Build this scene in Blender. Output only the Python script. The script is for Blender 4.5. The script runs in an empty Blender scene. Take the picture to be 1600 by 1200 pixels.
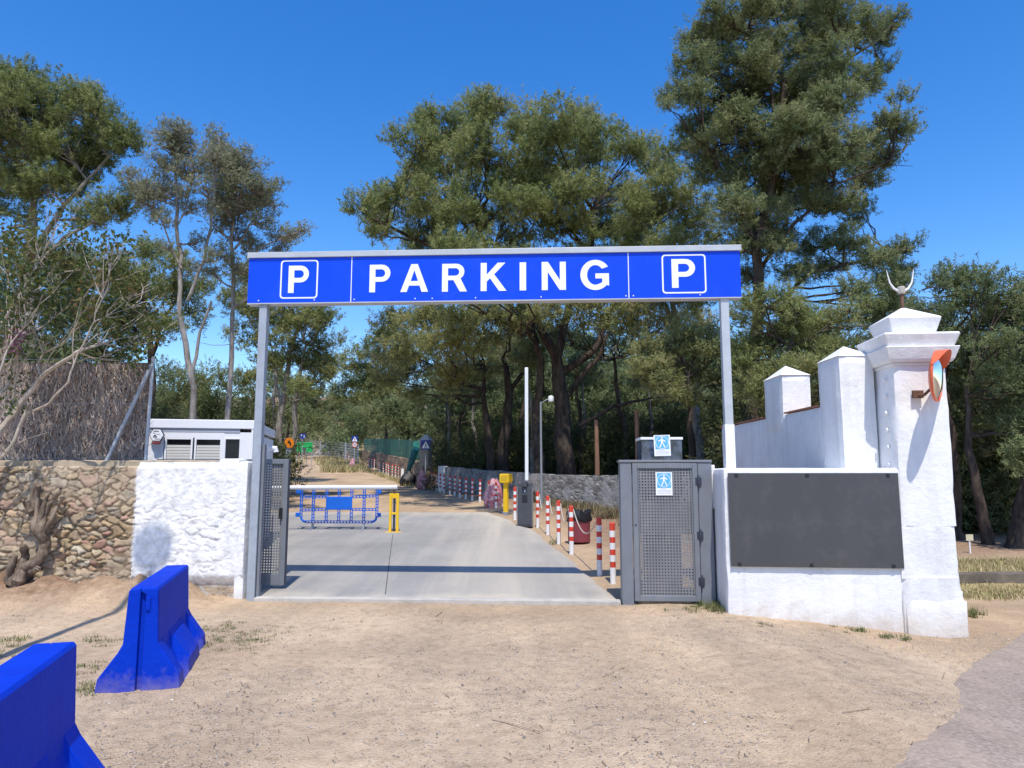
import bpy, bmesh, math, random
import numpy as np
from mathutils import Vector, Matrix
R = math.radians
SC = bpy.context.scene
COL = SC.collection

# ------------------------------------------------------------------ camera, sky, sun, exposure
FPX = 1110.0; PITCH = R(7.2); CAMZ = 1.65
cam_d = bpy.data.cameras.new('camera'); cam = bpy.data.objects.new('camera', cam_d); COL.objects.link(cam)
cam.location = (0, 0, CAMZ); cam.rotation_euler = (R(90) + PITCH, 0, 0)
cam_d.sensor_width = 36; cam_d.lens = 36 * FPX / 1600; cam_d.clip_end = 3000; cam_d.clip_start = 0.05
SC.camera = cam
SUN_EL = R(63.2); SUN_AZ = R(176.5)          # azimuth clockwise from +Y: the sun stands behind the camera
W = bpy.data.worlds.new('World'); SC.world = W; W.use_nodes = True
wn = W.node_tree.nodes; wl = W.node_tree.links
bg = wn['Background']
sky = wn.new('ShaderNodeTexSky'); sky.sky_type = 'NISHITA'; sky.sun_disc = False
sky.sun_elevation = SUN_EL; sky.sun_rotation = SUN_AZ
sky.air_density = 1.0; sky.dust_density = 0.5; sky.ozone_density = 2.2
hs = wn.new('ShaderNodeHueSaturation'); hs.inputs['Hue'].default_value = 0.509; hs.inputs['Saturation'].default_value = 1.40; hs.inputs['Value'].default_value = 1.22
wl.new(sky.outputs[0], hs.inputs['Color']); wl.new(hs.outputs[0], bg.inputs['Color'])
bg.inputs['Strength'].default_value = 0.15
sun_d = bpy.data.lights.new('sun', 'SUN'); sun = bpy.data.objects.new('sun', sun_d); COL.objects.link(sun)
sun_d.energy = 3.85; sun_d.angle = R(0.53); sun_d.color = (1.0, 0.935, 0.83)
sdir = Vector((math.sin(SUN_AZ) * math.cos(SUN_EL), math.cos(SUN_AZ) * math.cos(SUN_EL), math.sin(SUN_EL)))
sun.rotation_euler = sdir.to_track_quat('Z', 'Y').to_euler(); sun.location = sdir * 60
SC.view_settings.view_transform = 'Standard'; SC.view_settings.look = 'None'
SC.view_settings.exposure = 0.36; SC.view_settings.gamma = 1.0
try: SC.cycles.max_bounces = 8; SC.cycles.transparent_max_bounces = 16
except Exception: pass

rng = np.random.default_rng(7); random.seed(7)

# ------------------------------------------------------------------ where things stand
def sstep(a, b, x):
    t = np.clip((np.asarray(x, float) - a) / (b - a), 0, 1); return t * t * (3 - 2 * t)
_PY = [-50, 0, 9.8, 11, 13, 17, 20, 25, 30, 35, 40, 50, 60, 70, 90, 140, 400]
_PZ = [0, 0, 0, .06, .16, .26, .40, .50, .66, .80, .95, 1.45, 2.15, 2.95, 4.2, 10, 45]
def gz(x, y):
    x = np.asarray(x, float); y = np.asarray(y, float)
    z = np.interp(y, _PY, _PZ)
    right = -0.20 + 0.24 * sstep(11.4, 12.2, y) + 0.0 * x + np.interp(y, [12, 20, 60, 400], [0, .25, 2, 3])
    z = z + (right - z) * sstep(4.6, 6.4, x) * sstep(9.0, 10.5, y)
    z = z - 0.085 * np.clip(x - 2.6, 0, 2.4) * (1 - sstep(9.0, 10.5, y))
    z = z + 0.22 * sstep(8.75, 9.7, y) * sstep(-3.75, -4.7, x) * (1 - sstep(10.2, 10.9, y))
    return z
def ray(px, py):
    a = (px - 800) / FPX; b = (600 - py) / FPX
    return Vector((a, math.cos(PITCH) - b * math.sin(PITCH), math.sin(PITCH) + b * math.cos(PITCH)))
def at(px, py, Y):
    d = ray(px, py); s = Y / d.y
    return Vector((d.x * s, Y, CAMZ + d.z * s))
def G(px, py):
    d = ray(px, py); s = 8.0
    for _ in range(60):
        z = float(gz(d.x * s, d.y * s)); s += 0.6 * ((z - CAMZ) / d.z - s) if d.z < -1e-3 else 0
    return Vector((d.x * s, d.y * s, float(gz(d.x * s, d.y * s))))
def ppm(px, py, Y):                      # pixels per metre there
    d = ray(px, py); s = Y / d.y; return FPX / s

# ------------------------------------------------------------------ object helpers
def tag(o, label=None, cat=None, group=None, kind=None):
    if label: o['label'] = label
    if cat: o['category'] = cat
    if group: o['group'] = group
    if kind: o['kind'] = kind
    return o
def empty(name, loc, rz=0, label=None, cat=None, group=None):
    o = bpy.data.objects.new(name, None); COL.objects.link(o); o.empty_display_size = .2
    o.location = loc; o.rotation_euler = (0, 0, rz); return tag(o, label, cat, group)
KIDS = {}
class MB:
    def __init__(s): s.v = []; s.f = []; s.m = []; s.cur = 0
    def add(s, vs, fs, T=None):
        n = len(s.v)
        for p in vs:
            p = Vector(p); s.v.append(tuple(T @ p) if T is not None else tuple(p))
        for f in fs: s.f.append([i + n for i in f]); s.m.append(s.cur)
        return s
    def box(s, x0, x1, y0, y1, z0, z1, T=None):
        return s.add([(x0, y0, z0), (x1, y0, z0), (x1, y1, z0), (x0, y1, z0), (x0, y0, z1), (x1, y0, z1), (x1, y1, z1), (x0, y1, z1)],
                     [(0, 3, 2, 1), (4, 5, 6, 7), (0, 1, 5, 4), (1, 2, 6, 5), (2, 3, 7, 6), (3, 0, 4, 7)], T)
    def loops(s, rings, cap=True, T=None):          # rings of equal length, lofted
        n = len(rings[0]); vs = [p for r in rings for p in r]; fs = []
        for k in range(len(rings) - 1):
            for i in range(n):
                j = (i + 1) % n; fs.append((k * n + i, k * n + j, (k + 1) * n + j, (k + 1) * n + i))
        if cap:
            fs.append(tuple(range(n - 1, -1, -1))); fs.append(tuple((len(rings) - 1) * n + i for i in range(n)))
        return s.add(vs, fs, T)
    def tube(s, pts, rad, n=8, cap=True, T=None):
        pts = [Vector(p) for p in pts]
        if not hasattr(rad, '__len__'): rad = [rad] * len(pts)
        rings = []; up = None
        for i, p in enumerate(pts):
            d = (pts[min(i + 1, len(pts) - 1)] - pts[max(i - 1, 0)])
            d = d.normalized() if d.length > 1e-9 else Vector((0, 0, 1))
            if up is None: up = Vector((1, 0, 0)) if abs(d.x) < .8 else Vector((0, 1, 0))
            u = (up - d * up.dot(d)).normalized(); w = d.cross(u); up = u
            rings.append([p + (u * math.cos(2 * math.pi * k / n) + w * math.sin(2 * math.pi * k / n)) * rad[i] for k in range(n)])
        return s.loops(rings, cap, T)
    def lathe(s, prof, n=16, c=(0, 0, 0), T=None):   # prof: (r, z)
        return s.loops([[(c[0] + max(r, 1e-4) * math.cos(2 * math.pi * k / n), c[1] + max(r, 1e-4) * math.sin(2 * math.pi * k / n), c[2] + z) for k in range(n)] for r, z in prof], True, T)
    def prism(s, poly, y0, y1, T=None):              # polygon in x,z pushed along y
        n = len(poly)
        vs = [(x, y0, z) for x, z in poly] + [(x, y1, z) for x, z in poly]
        fs = [tuple(range(n)), tuple(range(2 * n - 1, n - 1, -1))] + [(i, i + n, (i + 1) % n + n, (i + 1) % n) for i in range(n)]
        return s.add(vs, fs, T)
    def ringplate(s, outer, inner, y0, y1, T=None):  # two equal-length loops in x,z
        n = len(outer)
        vs = [(x, y0, z) for x, z in outer] + [(x, y0, z) for x, z in inner] + [(x, y1, z) for x, z in outer] + [(x, y1, z) for x, z in inner]
        fs = []
        for i in range(n):
            j = (i + 1) % n
            fs += [(i, j, n + j, n + i), (2 * n + i, 3 * n + i, 3 * n + j, 2 * n + j), (i, 2 * n + i, 2 * n + j, j), (n + i, n + j, 3 * n + j, 3 * n + i)]
        return s.add(vs, fs, T)
    def build(s, name, mats, parent=None, smooth=False, bevel=0, seg=2, label=None):
        me = bpy.data.meshes.new(name); me.from_pydata(s.v, [], s.f)
        if not isinstance(mats, (list, tuple)): mats = [mats]
        for m in mats: me.materials.append(m)
        if len(mats) > 1: me.polygons.foreach_set('material_index', s.m)
        bm = bmesh.new(); bm.from_mesh(me); bmesh.ops.recalc_face_normals(bm, faces=bm.faces)
        if smooth:
            for e_ in bm.edges:
                if len(e_.link_faces) == 2 and e_.calc_face_angle(0) > R(42): e_.smooth = False
        bm.to_mesh(me); bm.free()
        if smooth: me.polygons.foreach_set('use_smooth', [True] * len(me.polygons))
        o = bpy.data.objects.new(name, me); COL.objects.link(o)
        if parent: o.parent = parent; KIDS.setdefault(parent.name, []).append(o)
        if bevel:
            b = o.modifiers.new('bevel', 'BEVEL'); b.width = bevel; b.segments = seg; b.limit_method = 'ANGLE'; b.angle_limit = R(40)
        if label: o['label'] = label
        return o
def dup(root, loc, rz=None, label=None):
    def cp(o, par):
        c = o.copy(); COL.objects.link(c); c.parent = par
        for k in KIDS.get(o.name, []):
            d = cp(k, c); KIDS.setdefault(c.name, []).append(d)
        return c
    c = cp(root, None); c.location = loc
    if rz is not None: c.rotation_euler = (0, 0, rz)
    if label: c['label'] = label
    return c
def raw_mesh(name, verts, nper, mats, parent=None, attr=None, faces=None):
    """fast mesh from numpy: verts (N,3), every nper verts one face, or an explicit (F,k) face array"""
    me = bpy.data.meshes.new(name); N = len(verts)
    if faces is None: faces = np.arange(N, dtype=np.int32).reshape(-1, nper)
    F, k = faces.shape
    me.vertices.add(N); me.vertices.foreach_set('co', np.ascontiguousarray(verts, np.float32).ravel())
    me.loops.add(F * k); me.loops.foreach_set('vertex_index', np.ascontiguousarray(faces, np.int32).ravel())
    me.polygons.add(F); me.polygons.foreach_set('loop_start', np.arange(0, F * k, k, dtype=np.int32))
    try: me.polygons.foreach_set('loop_total', np.full(F, k, np.int32))
    except Exception: pass
    if attr:
        for an, val in attr.items():
            if val.ndim == 1:
                a = me.attributes.new(an, 'FLOAT', 'POINT'); a.data.foreach_set('value', np.ascontiguousarray(val, np.float32))
            else:
                a = me.attributes.new(an, 'FLOAT_COLOR', 'POINT')
                c4 = np.ones((N, 4), np.float32); c4[:, :3] = val; a.data.foreach_set('color', c4.ravel())
    me.update(calc_edges=True)
    for m in (mats if isinstance(mats, (list, tuple)) else [mats]): me.materials.append(m)
    o = bpy.data.objects.new(name, me); COL.objects.link(o)
    if parent: o.parent = parent; KIDS.setdefault(parent.name, []).append(o)
    return o
def vnoise(x, y, seed=0):                     # smooth value noise in numpy
    x = np.asarray(x, float); y = np.asarray(y, float)
    xi = np.floor(x).astype(np.int64); yi = np.floor(y).astype(np.int64); fx = x - xi; fy = y - yi
    fx = fx * fx * (3 - 2 * fx); fy = fy * fy * (3 - 2 * fy)
    def h(a, b):
        n = (a * 374761393 + b * 668265263 + seed * 974711) & 0x7fffffff
        n = ((n ^ (n >> 13)) * 1274126177) & 0x7fffffff
        return ((n ^ (n >> 16)) & 0xffff) / 65535.0
    return (h(xi, yi) * (1 - fx) + h(xi + 1, yi) * fx) * (1 - fy) + (h(xi, yi + 1) * (1 - fx) + h(xi + 1, yi + 1) * fx) * fy
def fbm(x, y, seed=0, o=4):
    s = 0; a = .5
    for k in range(o): s = s + a * vnoise(x * 2 ** k, y * 2 ** k, seed + k * 17); a *= .5
    return s

# ------------------------------------------------------------------ materials
def new_mat(name):
    m = bpy.data.materials.new(name); m.use_nodes = True
    nt = m.node_tree; return m, nt.nodes, nt.links, nt.nodes['Principled BSDF']
def nz(N, L, scale, detail=4, rough=.55, co='Object', stretch=None):
    tc = N.new('ShaderNodeTexCoord'); t = N.new('ShaderNodeTexNoise')
    t.inputs['Scale'].default_value = scale; t.inputs['Detail'].default_value = detail; t.inputs['Roughness'].default_value = rough
    if stretch:
        mp = N.new('ShaderNodeMapping'); mp.inputs['Scale'].default_value = stretch; L.new(tc.outputs[co], mp.inputs[0]); L.new(mp.outputs[0], t.inputs[0])
    else: L.new(tc.outputs[co], t.inputs[0])
    return t
def ramp(N, L, src, stops):
    r = N.new('ShaderNodeValToRGB'); e = r.color_ramp.elements
    while len(e) < len(stops): e.new(.5)
    for k, (p, c) in enumerate(stops):
        e[k].position = p; e[k].color = (c, c, c, 1) if not hasattr(c, '__len__') else (*c, 1)
    L.new(src, r.inputs[0]); return r
def mixc(N, L, fac, a, b, mode='MIX'):
    m = N.new('ShaderNodeMix'); m.data_type = 'RGBA'; m.blend_type = mode
    for sock, val in ((0, fac), (6, a), (7, b)):
        if hasattr(val, 'is_output') or hasattr(val, 'links'): L.new(val, m.inputs[sock])
        elif sock == 0: m.inputs[0].default_value = val
        else: m.inputs[sock].default_value = (*val, 1)
    return m.outputs[2]
def bumpn(N, L, P, h, strength, dist=.01):
    b = N.new('ShaderNodeBump'); b.inputs['Strength'].default_value = strength; b.inputs['Distance'].default_value = dist
    L.new(h, b.inputs['Height']); L.new(b.outputs[0], P.inputs['Normal']); return b
def paint(name, c, rough=.5, var=.12, scale=3, bump=.0, metal=0, dirt=None, fine=60, stretch=None, spec=.5):
    m, N, L, P = new_mat(name)
    n = nz(N, L, scale, 6, .65, stretch=stretch)
    lo = tuple(x * (1 - var) for x in c); hi = tuple(min(1, x * (1 + var)) for x in c)
    col = ramp(N, L, n.outputs[0], [(.3, lo), (.7, hi)]).outputs[0]
    if dirt:
        n2 = nz(N, L, scale * 2.3, 8, .7); r2 = ramp(N, L, n2.outputs[0], [(.52, 0), (.75, 1)])
        f = N.new('ShaderNodeMath'); f.operation = 'MULTIPLY'; f.inputs[1].default_value = dirt[3]; L.new(r2.outputs[0], f.inputs[0])
        col = mixc(N, L, f.outputs[0], col, dirt[:3])
    L.new(col, P.inputs['Base Color'])
    P.inputs['Roughness'].default_value = rough; P.inputs['Metallic'].default_value = metal
    P.inputs['Specular IOR Level'].default_value = spec
    if bump:
        n3 = nz(N, L, fine, 5, .6); bumpn(N, L, P, n3.outputs[0], bump, .01)
    return m
M = {}
M['sign_blue'] = paint('sign_blue', (.001, .058, .74), .35, .10, 1.3, spec=.3, stretch=(2.2, 1, .5), dirt=(.03, .10, .74, .35))
M['sign_white'] = paint('sign_white', (.82, .84, .88), .4, .03, 4)
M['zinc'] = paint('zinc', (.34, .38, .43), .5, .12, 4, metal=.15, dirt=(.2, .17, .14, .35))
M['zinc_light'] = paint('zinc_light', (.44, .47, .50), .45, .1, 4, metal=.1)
M['gate_grey'] = paint('gate_grey', (.165, .18, .205), .5, .12, 3, dirt=(.3, .27, .22, .3))
M['perf_grey'] = paint('perf_grey', (.19, .195, .205), .55, .15, 3, dirt=(.34, .31, .26, .45), stretch=(1, 1, .4))
M['dark_steel'] = paint('dark_steel', (.035, .04, .06), .45, .2, 8)
M['board_grey'] = paint('board_grey', (.06, .06, .063), .42, .12, 1.1, dirt=(.115, .11, .105, .6), stretch=(1, 1, .35))
M['black'] = paint('black', (.012, .012, .014), .5, .2, 8)
def barrier_mat():
    m, N, L, P = new_mat('barrier_blue'); n = nz(N, L, 2.2, 7, .65); c = ramp(N, L, n.outputs[0], [(.3, (.0006, .028, .41)), (.7, (.001, .042, .53))]).outputs[0]
    sc_ = ramp(N, L, nz(N, L, 5, 9, .8).outputs[0], [(.56, 0), (.72, .30)]); c = mixc(N, L, sc_.outputs[0], c, (.008, .065, .56))
    tc = N.new('ShaderNodeTexCoord'); sx_ = N.new('ShaderNodeSeparateXYZ'); L.new(tc.outputs['Object'], sx_.inputs[0]); dn = nz(N, L, 11, 8, .75)
    ma = N.new('ShaderNodeMath'); ma.operation = 'MULTIPLY_ADD'; ma.inputs[1].default_value = -.55; L.new(dn.outputs[0], ma.inputs[0]); L.new(sx_.outputs['Z'], ma.inputs[2])
    mm = N.new('ShaderNodeMapRange'); mm.inputs['From Min'].default_value = -.33; mm.inputs['From Max'].default_value = -.12; mm.inputs['To Min'].default_value = .4; mm.inputs['To Max'].default_value = 0; L.new(ma.outputs[0], mm.inputs[0])
    c = mixc(N, L, mm.outputs[0], c, (.34, .27, .20)); L.new(c, P.inputs['Base Color']); P.inputs['Roughness'].default_value = .6; P.inputs['Specular IOR Level'].default_value = .10
    h = nz(N, L, 26, 6, .65); bumpn(N, L, P, h.outputs[0], .45, .012); return m
M['barrier_blue'] = barrier_mat()
M['plastic_blue'] = paint('plastic_blue', (.01, .13, .62), .4, .1, 4)
M['yellow'] = paint('yellow', (.80, .50, .01), .45, .08, 4, dirt=(.5, .33, .03, .4))
M['red'] = paint('red', (.62, .055, .03), .45, .15, 5)
M['white_band'] = paint('white_band', (.78, .77, .75), .5, .06, 8, dirt=(.5, .42, .34, .35))
M['bin_red'] = paint('bin_red', (.20, .035, .045), .55, .2, 4)
M['bag_black'] = paint('bag_black', (.008, .008, .01), .55, .3, 12)
M['cabinet'] = paint('cabinet', (.055, .06, .072), .5, .12, 3, dirt=(.13, .12, .11, .4))
M['cabinet_side'] = paint('cabinet_side', (.24, .26, .28), .5, .1, 3)
M['arm_white'] = paint('arm_white', (.75, .76, .76), .45, .05, 3, dirt=(.5, .47, .42, .4))
M['rope'] = paint('rope', (.5, .45, .38), .8, .15, 20)
M['rust'] = paint('rust', (.13, .065, .04), .75, .35, 14, bump=.3)
M['orange'] = paint('orange', (.75, .14, .05), .4, .1, 5)
M['cab_white'] = paint('cab_white', (.80, .81, .83), .5, .03, 2)
M['cab_grey'] = paint('cab_grey', (.40, .43, .49), .5, .05, 3)
M['shutter'] = paint('shutter', (.62, .61, .57), .6, .05, 3)
M['dark_room'] = paint('dark_room', (.012, .013, .016), .3, .2, 3)
M['paper'] = paint('paper', (.80, .81, .83), .6, .03, 6)
M['paper_blue'] = paint('paper_blue', (.10, .42, .76), .5, .08, 6)
M['ink'] = paint('ink', (.42, .43, .46), .6, .2, 30)
M['road_blue'] = paint('road_blue', (.006, .03, .24), .4, .1, 4)
M['green_plastic'] = paint('green_plastic', (.01, .38, .09), .45, .12, 4)
M['wood_post'] = paint('wood_post', (.23, .125, .075), .8, .3, 9, bump=.4, stretch=(1, 1, .2))
M['coping'] = paint('coping', (.38, .17, .10), .85, .3, 9, bump=.3)
M['concrete_cap'] = paint('concrete_cap', (.46, .43, .38), .9, .2, 4, bump=.4)

def glass_mat():
    m, N, L, P = new_mat('dark_glass'); P.inputs['Base Color'].default_value = (.03, .045, .08, 1)
    n = nz(N, L, 5, 4, .6); r = ramp(N, L, n.outputs[0], [(.42, (.02, .03, .055)), (.6, (.10, .13, .2))])
    L.new(r.outputs[0], P.inputs['Base Color'])
    P.inputs['Roughness'].default_value = .12; return m
M['glass'] = glass_mat()
def mirror_mat():
    m, N, L, P = new_mat('mirror'); P.inputs['Base Color'].default_value = (.8, .84, .88, 1); P.inputs['Metallic'].default_value = 1
    P.inputs['Roughness'].default_value = .04; return m
M['mirror'] = mirror_mat()
def pinkbag():
    m, N, L, P = new_mat('pink_film'); n = nz(N, L, 6, 6, .7)
    r = ramp(N, L, n.outputs[0], [(.35, (.42, .07, .09)), (.5, (.55, .22, .24)), (.66, (.7, .55, .55))])
    L.new(r.outputs[0], P.inputs['Base Color']); P.inputs['Roughness'].default_value = .3
    bumpn(N, L, P, nz(N, L, 14, 6, .7).outputs[0], .8, .05); return m
M['pink'] = pinkbag()
def plaster():
    m, N, L, P = new_mat('white_plaster')
    n = nz(N, L, 1.3, 8, .65); r = ramp(N, L, n.outputs[0], [(.35, (.70, .70, .70)), (.6, (.80, .80, .795))])
    # old patches where the lime has flaked, low on the wall
    n2 = nz(N, L, 7, 8, .75); r2 = ramp(N, L, n2.outputs[0], [(.62, 0), (.74, 1)])
    mul = N.new('ShaderNodeMath'); mul.operation = 'MULTIPLY'; mul.inputs[1].default_value = .45; L.new(r2.outputs[0], mul.inputs[0])
    col = mixc(N, L, mul.outputs[0], r.outputs[0], (.58, .555, .52))
    stn = nz(N, L, 3.5, 6, .65, stretch=(2.2, 2.2, .18)); sr = ramp(N, L, stn.outputs[0], [(.50, 1), (.72, (.86, .85, .83))]); col = mixc(N, L, .8, col, sr.outputs[0], 'MULTIPLY')
    geo = N.new('ShaderNodeNewGeometry'); sx_ = N.new('ShaderNodeSeparateXYZ'); L.new(geo.outputs['Position'], sx_.inputs[0])
    bn_ = nz(N, L, 4, 7, .7); ma = N.new('ShaderNodeMath'); ma.operation = 'MULTIPLY_ADD'; ma.inputs[1].default_value = -.9; L.new(bn_.outputs[0], ma.inputs[0]); L.new(sx_.outputs['Z'], ma.inputs[2])
    mm = N.new('ShaderNodeMapRange'); mm.inputs['From Min'].default_value = -.62; mm.inputs['From Max'].default_value = -.30; mm.inputs['To Min'].default_value = .55; mm.inputs['To Max'].default_value = 0; L.new(ma.outputs[0], mm.inputs[0])
    col = mixc(N, L, mm.outputs[0], col, (.52, .42, .31)); L.new(col, P.inputs['Base Color'])
    P.inputs['Roughness'].default_value = .85; P.inputs['Specular IOR Level'].default_value = .2
    a = nz(N, L, 9, 8, .62); b = nz(N, L, 55, 4, .6)
    ad = N.new('ShaderNodeMath'); ad.operation = 'MULTIPLY_ADD'; ad.inputs[1].default_value = .25; L.new(b.outputs[0], ad.inputs[0]); L.new(a.outputs[0], ad.inputs[2])
    bumpn(N, L, P, ad.outputs[0], .55, .022); return m
M['plaster'] = plaster()
def attr_col(name, attr='tint', rough=.9, scale=12, var=.25, bump=.5, dist=.01, spec=.2):
    m, N, L, P = new_mat(name)
    a = N.new('ShaderNodeAttribute'); a.attribute_name = attr
    n = nz(N, L, scale, 7, .65); r = ramp(N, L, n.outputs[0], [(.3, 1 - var), (.7, 1 + var * .6)])
    L.new(mixc(N, L, 1.0, a.outputs['Color'], r.outputs[0], 'MULTIPLY'), P.inputs['Base Color'])
    P.inputs['Roughness'].default_value = rough; P.inputs['Specular IOR Level'].default_value = spec
    n2 = nz(N, L, scale * 3, 6, .6); bumpn(N, L, P, n2.outputs[0], bump, dist); return m
M['stone'] = attr_col('stone', scale=9, var=.35, bump=.7, dist=.012)
M['twigs'] = attr_col('twigs', scale=30, var=.2, bump=0)
M['gravel'] = attr_col('gravel', scale=40, var=.2, bump=0)
M['blades'] = attr_col('blades', scale=5, var=.1, bump=0, rough=.7)
def rubble(name='grey_rubble', cols=((.15, .14, .125), (.25, .235, .21), (.40, .375, .33)), joint=(.16, .15, .13), plas=((.27, .26, .245), (.43, .42, .395)), cover=(.42, .55), sc=4):
    m, N, L, P = new_mat(name)
    tc = N.new('ShaderNodeTexCoord'); mp = N.new('ShaderNodeMapping'); mp.inputs['Scale'].default_value = (1, 1, 1.6); L.new(tc.outputs['Object'], mp.inputs[0])
    v = N.new('ShaderNodeTexVoronoi'); v.feature = 'DISTANCE_TO_EDGE'; v.inputs['Scale'].default_value = sc; L.new(mp.outputs[0], v.inputs[0])
    vc = N.new('ShaderNodeTexVoronoi'); vc.inputs['Scale'].default_value = sc; L.new(mp.outputs[0], vc.inputs[0])
    n = nz(N, L, 1.1, 6, .7); patch = ramp(N, L, n.outputs[0], [(cover[0], 0), (cover[1], 1)])
    bw = N.new('ShaderNodeRGBToBW'); L.new(vc.outputs['Color'], bw.inputs[0]); st = ramp(N, L, bw.outputs[0], [(.2, cols[0]), (.5, cols[1]), (.8, cols[2])])
    jm = ramp(N, L, v.outputs[0], [(.02, 0), (.09, 1)]); s = mixc(N, L, jm.outputs[0], joint, st.outputs[0])
    n2 = nz(N, L, 6, 8, .7); pl = ramp(N, L, n2.outputs[0], [(.3, plas[0]), (.7, plas[1])])
    L.new(mixc(N, L, patch.outputs[0], s, pl.outputs[0]), P.inputs['Base Color']); P.inputs['Roughness'].default_value = .95
    h = mixc(N, L, patch.outputs[0], v.outputs[0], n2.outputs[0]); bumpn(N, L, P, h, 1.0, .06); return m
M['rubble'] = rubble()
def bark(name, c0, c1, scale=6):
    m, N, L, P = new_mat(name); n = nz(N, L, scale, 7, .7, stretch=(1, 1, .3)); r = ramp(N, L, n.outputs[0], [(.35, c0), (.65, c1)])
    L.new(r.outputs[0], P.inputs['Base Color']); P.inputs['Roughness'].default_value = .95; P.inputs['Specular IOR Level'].default_value = .1
    bumpn(N, L, P, n.outputs[0], .9, .05); return m
M['bark_dark'] = bark('bark_dark', (.03, .024, .02), (.11, .085, .068))
M['bark_grey'] = bark('bark_grey', (.14, .12, .10), (.36, .32, .28))
M['bark_pale'] = bark('bark_pale', (.34, .28, .22), (.62, .54, .45), 14)
M['bark_vine'] = bark('bark_vine', (.09, .065, .048), (.30, .235, .18), 10)
def leaf(name, lo, hi, warm, trans=.25):
    m, N, L, P = new_mat(name); out = N['Material Output']
    a = N.new('ShaderNodeAttribute'); a.attribute_name = 'tint'
    r = ramp(N, L, a.outputs['Fac'], [(.0, lo), (.6, hi), (1.0, warm)])
    L.new(r.outputs[0], P.inputs['Base Color']); P.inputs['Roughness'].default_value = .62; P.inputs['Specular IOR Level'].default_value = .25
    t = N.new('ShaderNodeBsdfTranslucent'); L.new(r.outputs[0], t.inputs[0])
    mx = N.new('ShaderNodeMixShader'); mx.inputs[0].default_value = trans
    L.new(P.outputs[0], mx.inputs[1]); L.new(t.outputs[0], mx.inputs[2]); L.new(mx.outputs[0], out.inputs[0]); return m
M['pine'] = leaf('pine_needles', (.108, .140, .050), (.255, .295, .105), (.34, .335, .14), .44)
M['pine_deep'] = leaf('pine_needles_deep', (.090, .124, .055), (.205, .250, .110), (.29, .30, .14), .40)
M['grey_leaf'] = leaf('grey_green_leaves', (.12, .145, .085), (.235, .255, .15), (.30, .29, .18), .36)
M['shrub_leaf'] = leaf('shrub_leaves', (.055, .085, .025), (.13, .155, .045), (.20, .12, .05), .35)
M['dark_leaf'] = leaf('undergrowth_leaves', (.055, .072, .030), (.125, .145, .056), (.19, .17, .075), .35)
M['bright_leaf'] = leaf('bright_leaves', (.13, .155, .06), (.29, .315, .12), (.37, .345, .155), .44)
def netting():
    m, N, L, P = new_mat('green_netting'); out = N['Material Output']
    n = nz(N, L, 3, 5, .6); r = ramp(N, L, n.outputs[0], [(.3, (.01, .10, .075)), (.7, (.02, .19, .14))])
    L.new(r.outputs[0], P.inputs['Base Color']); P.inputs['Roughness'].default_value = .7
    t = N.new('ShaderNodeBsdfTransparent'); mx = N.new('ShaderNodeMixShader'); mx.inputs[0].default_value = .18
    L.new(P.outputs[0], mx.inputs[1]); L.new(t.outputs[0], mx.inputs[2]); L.new(mx.outputs[0], out.inputs[0]); return m
M['netting'] = netting()
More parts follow.
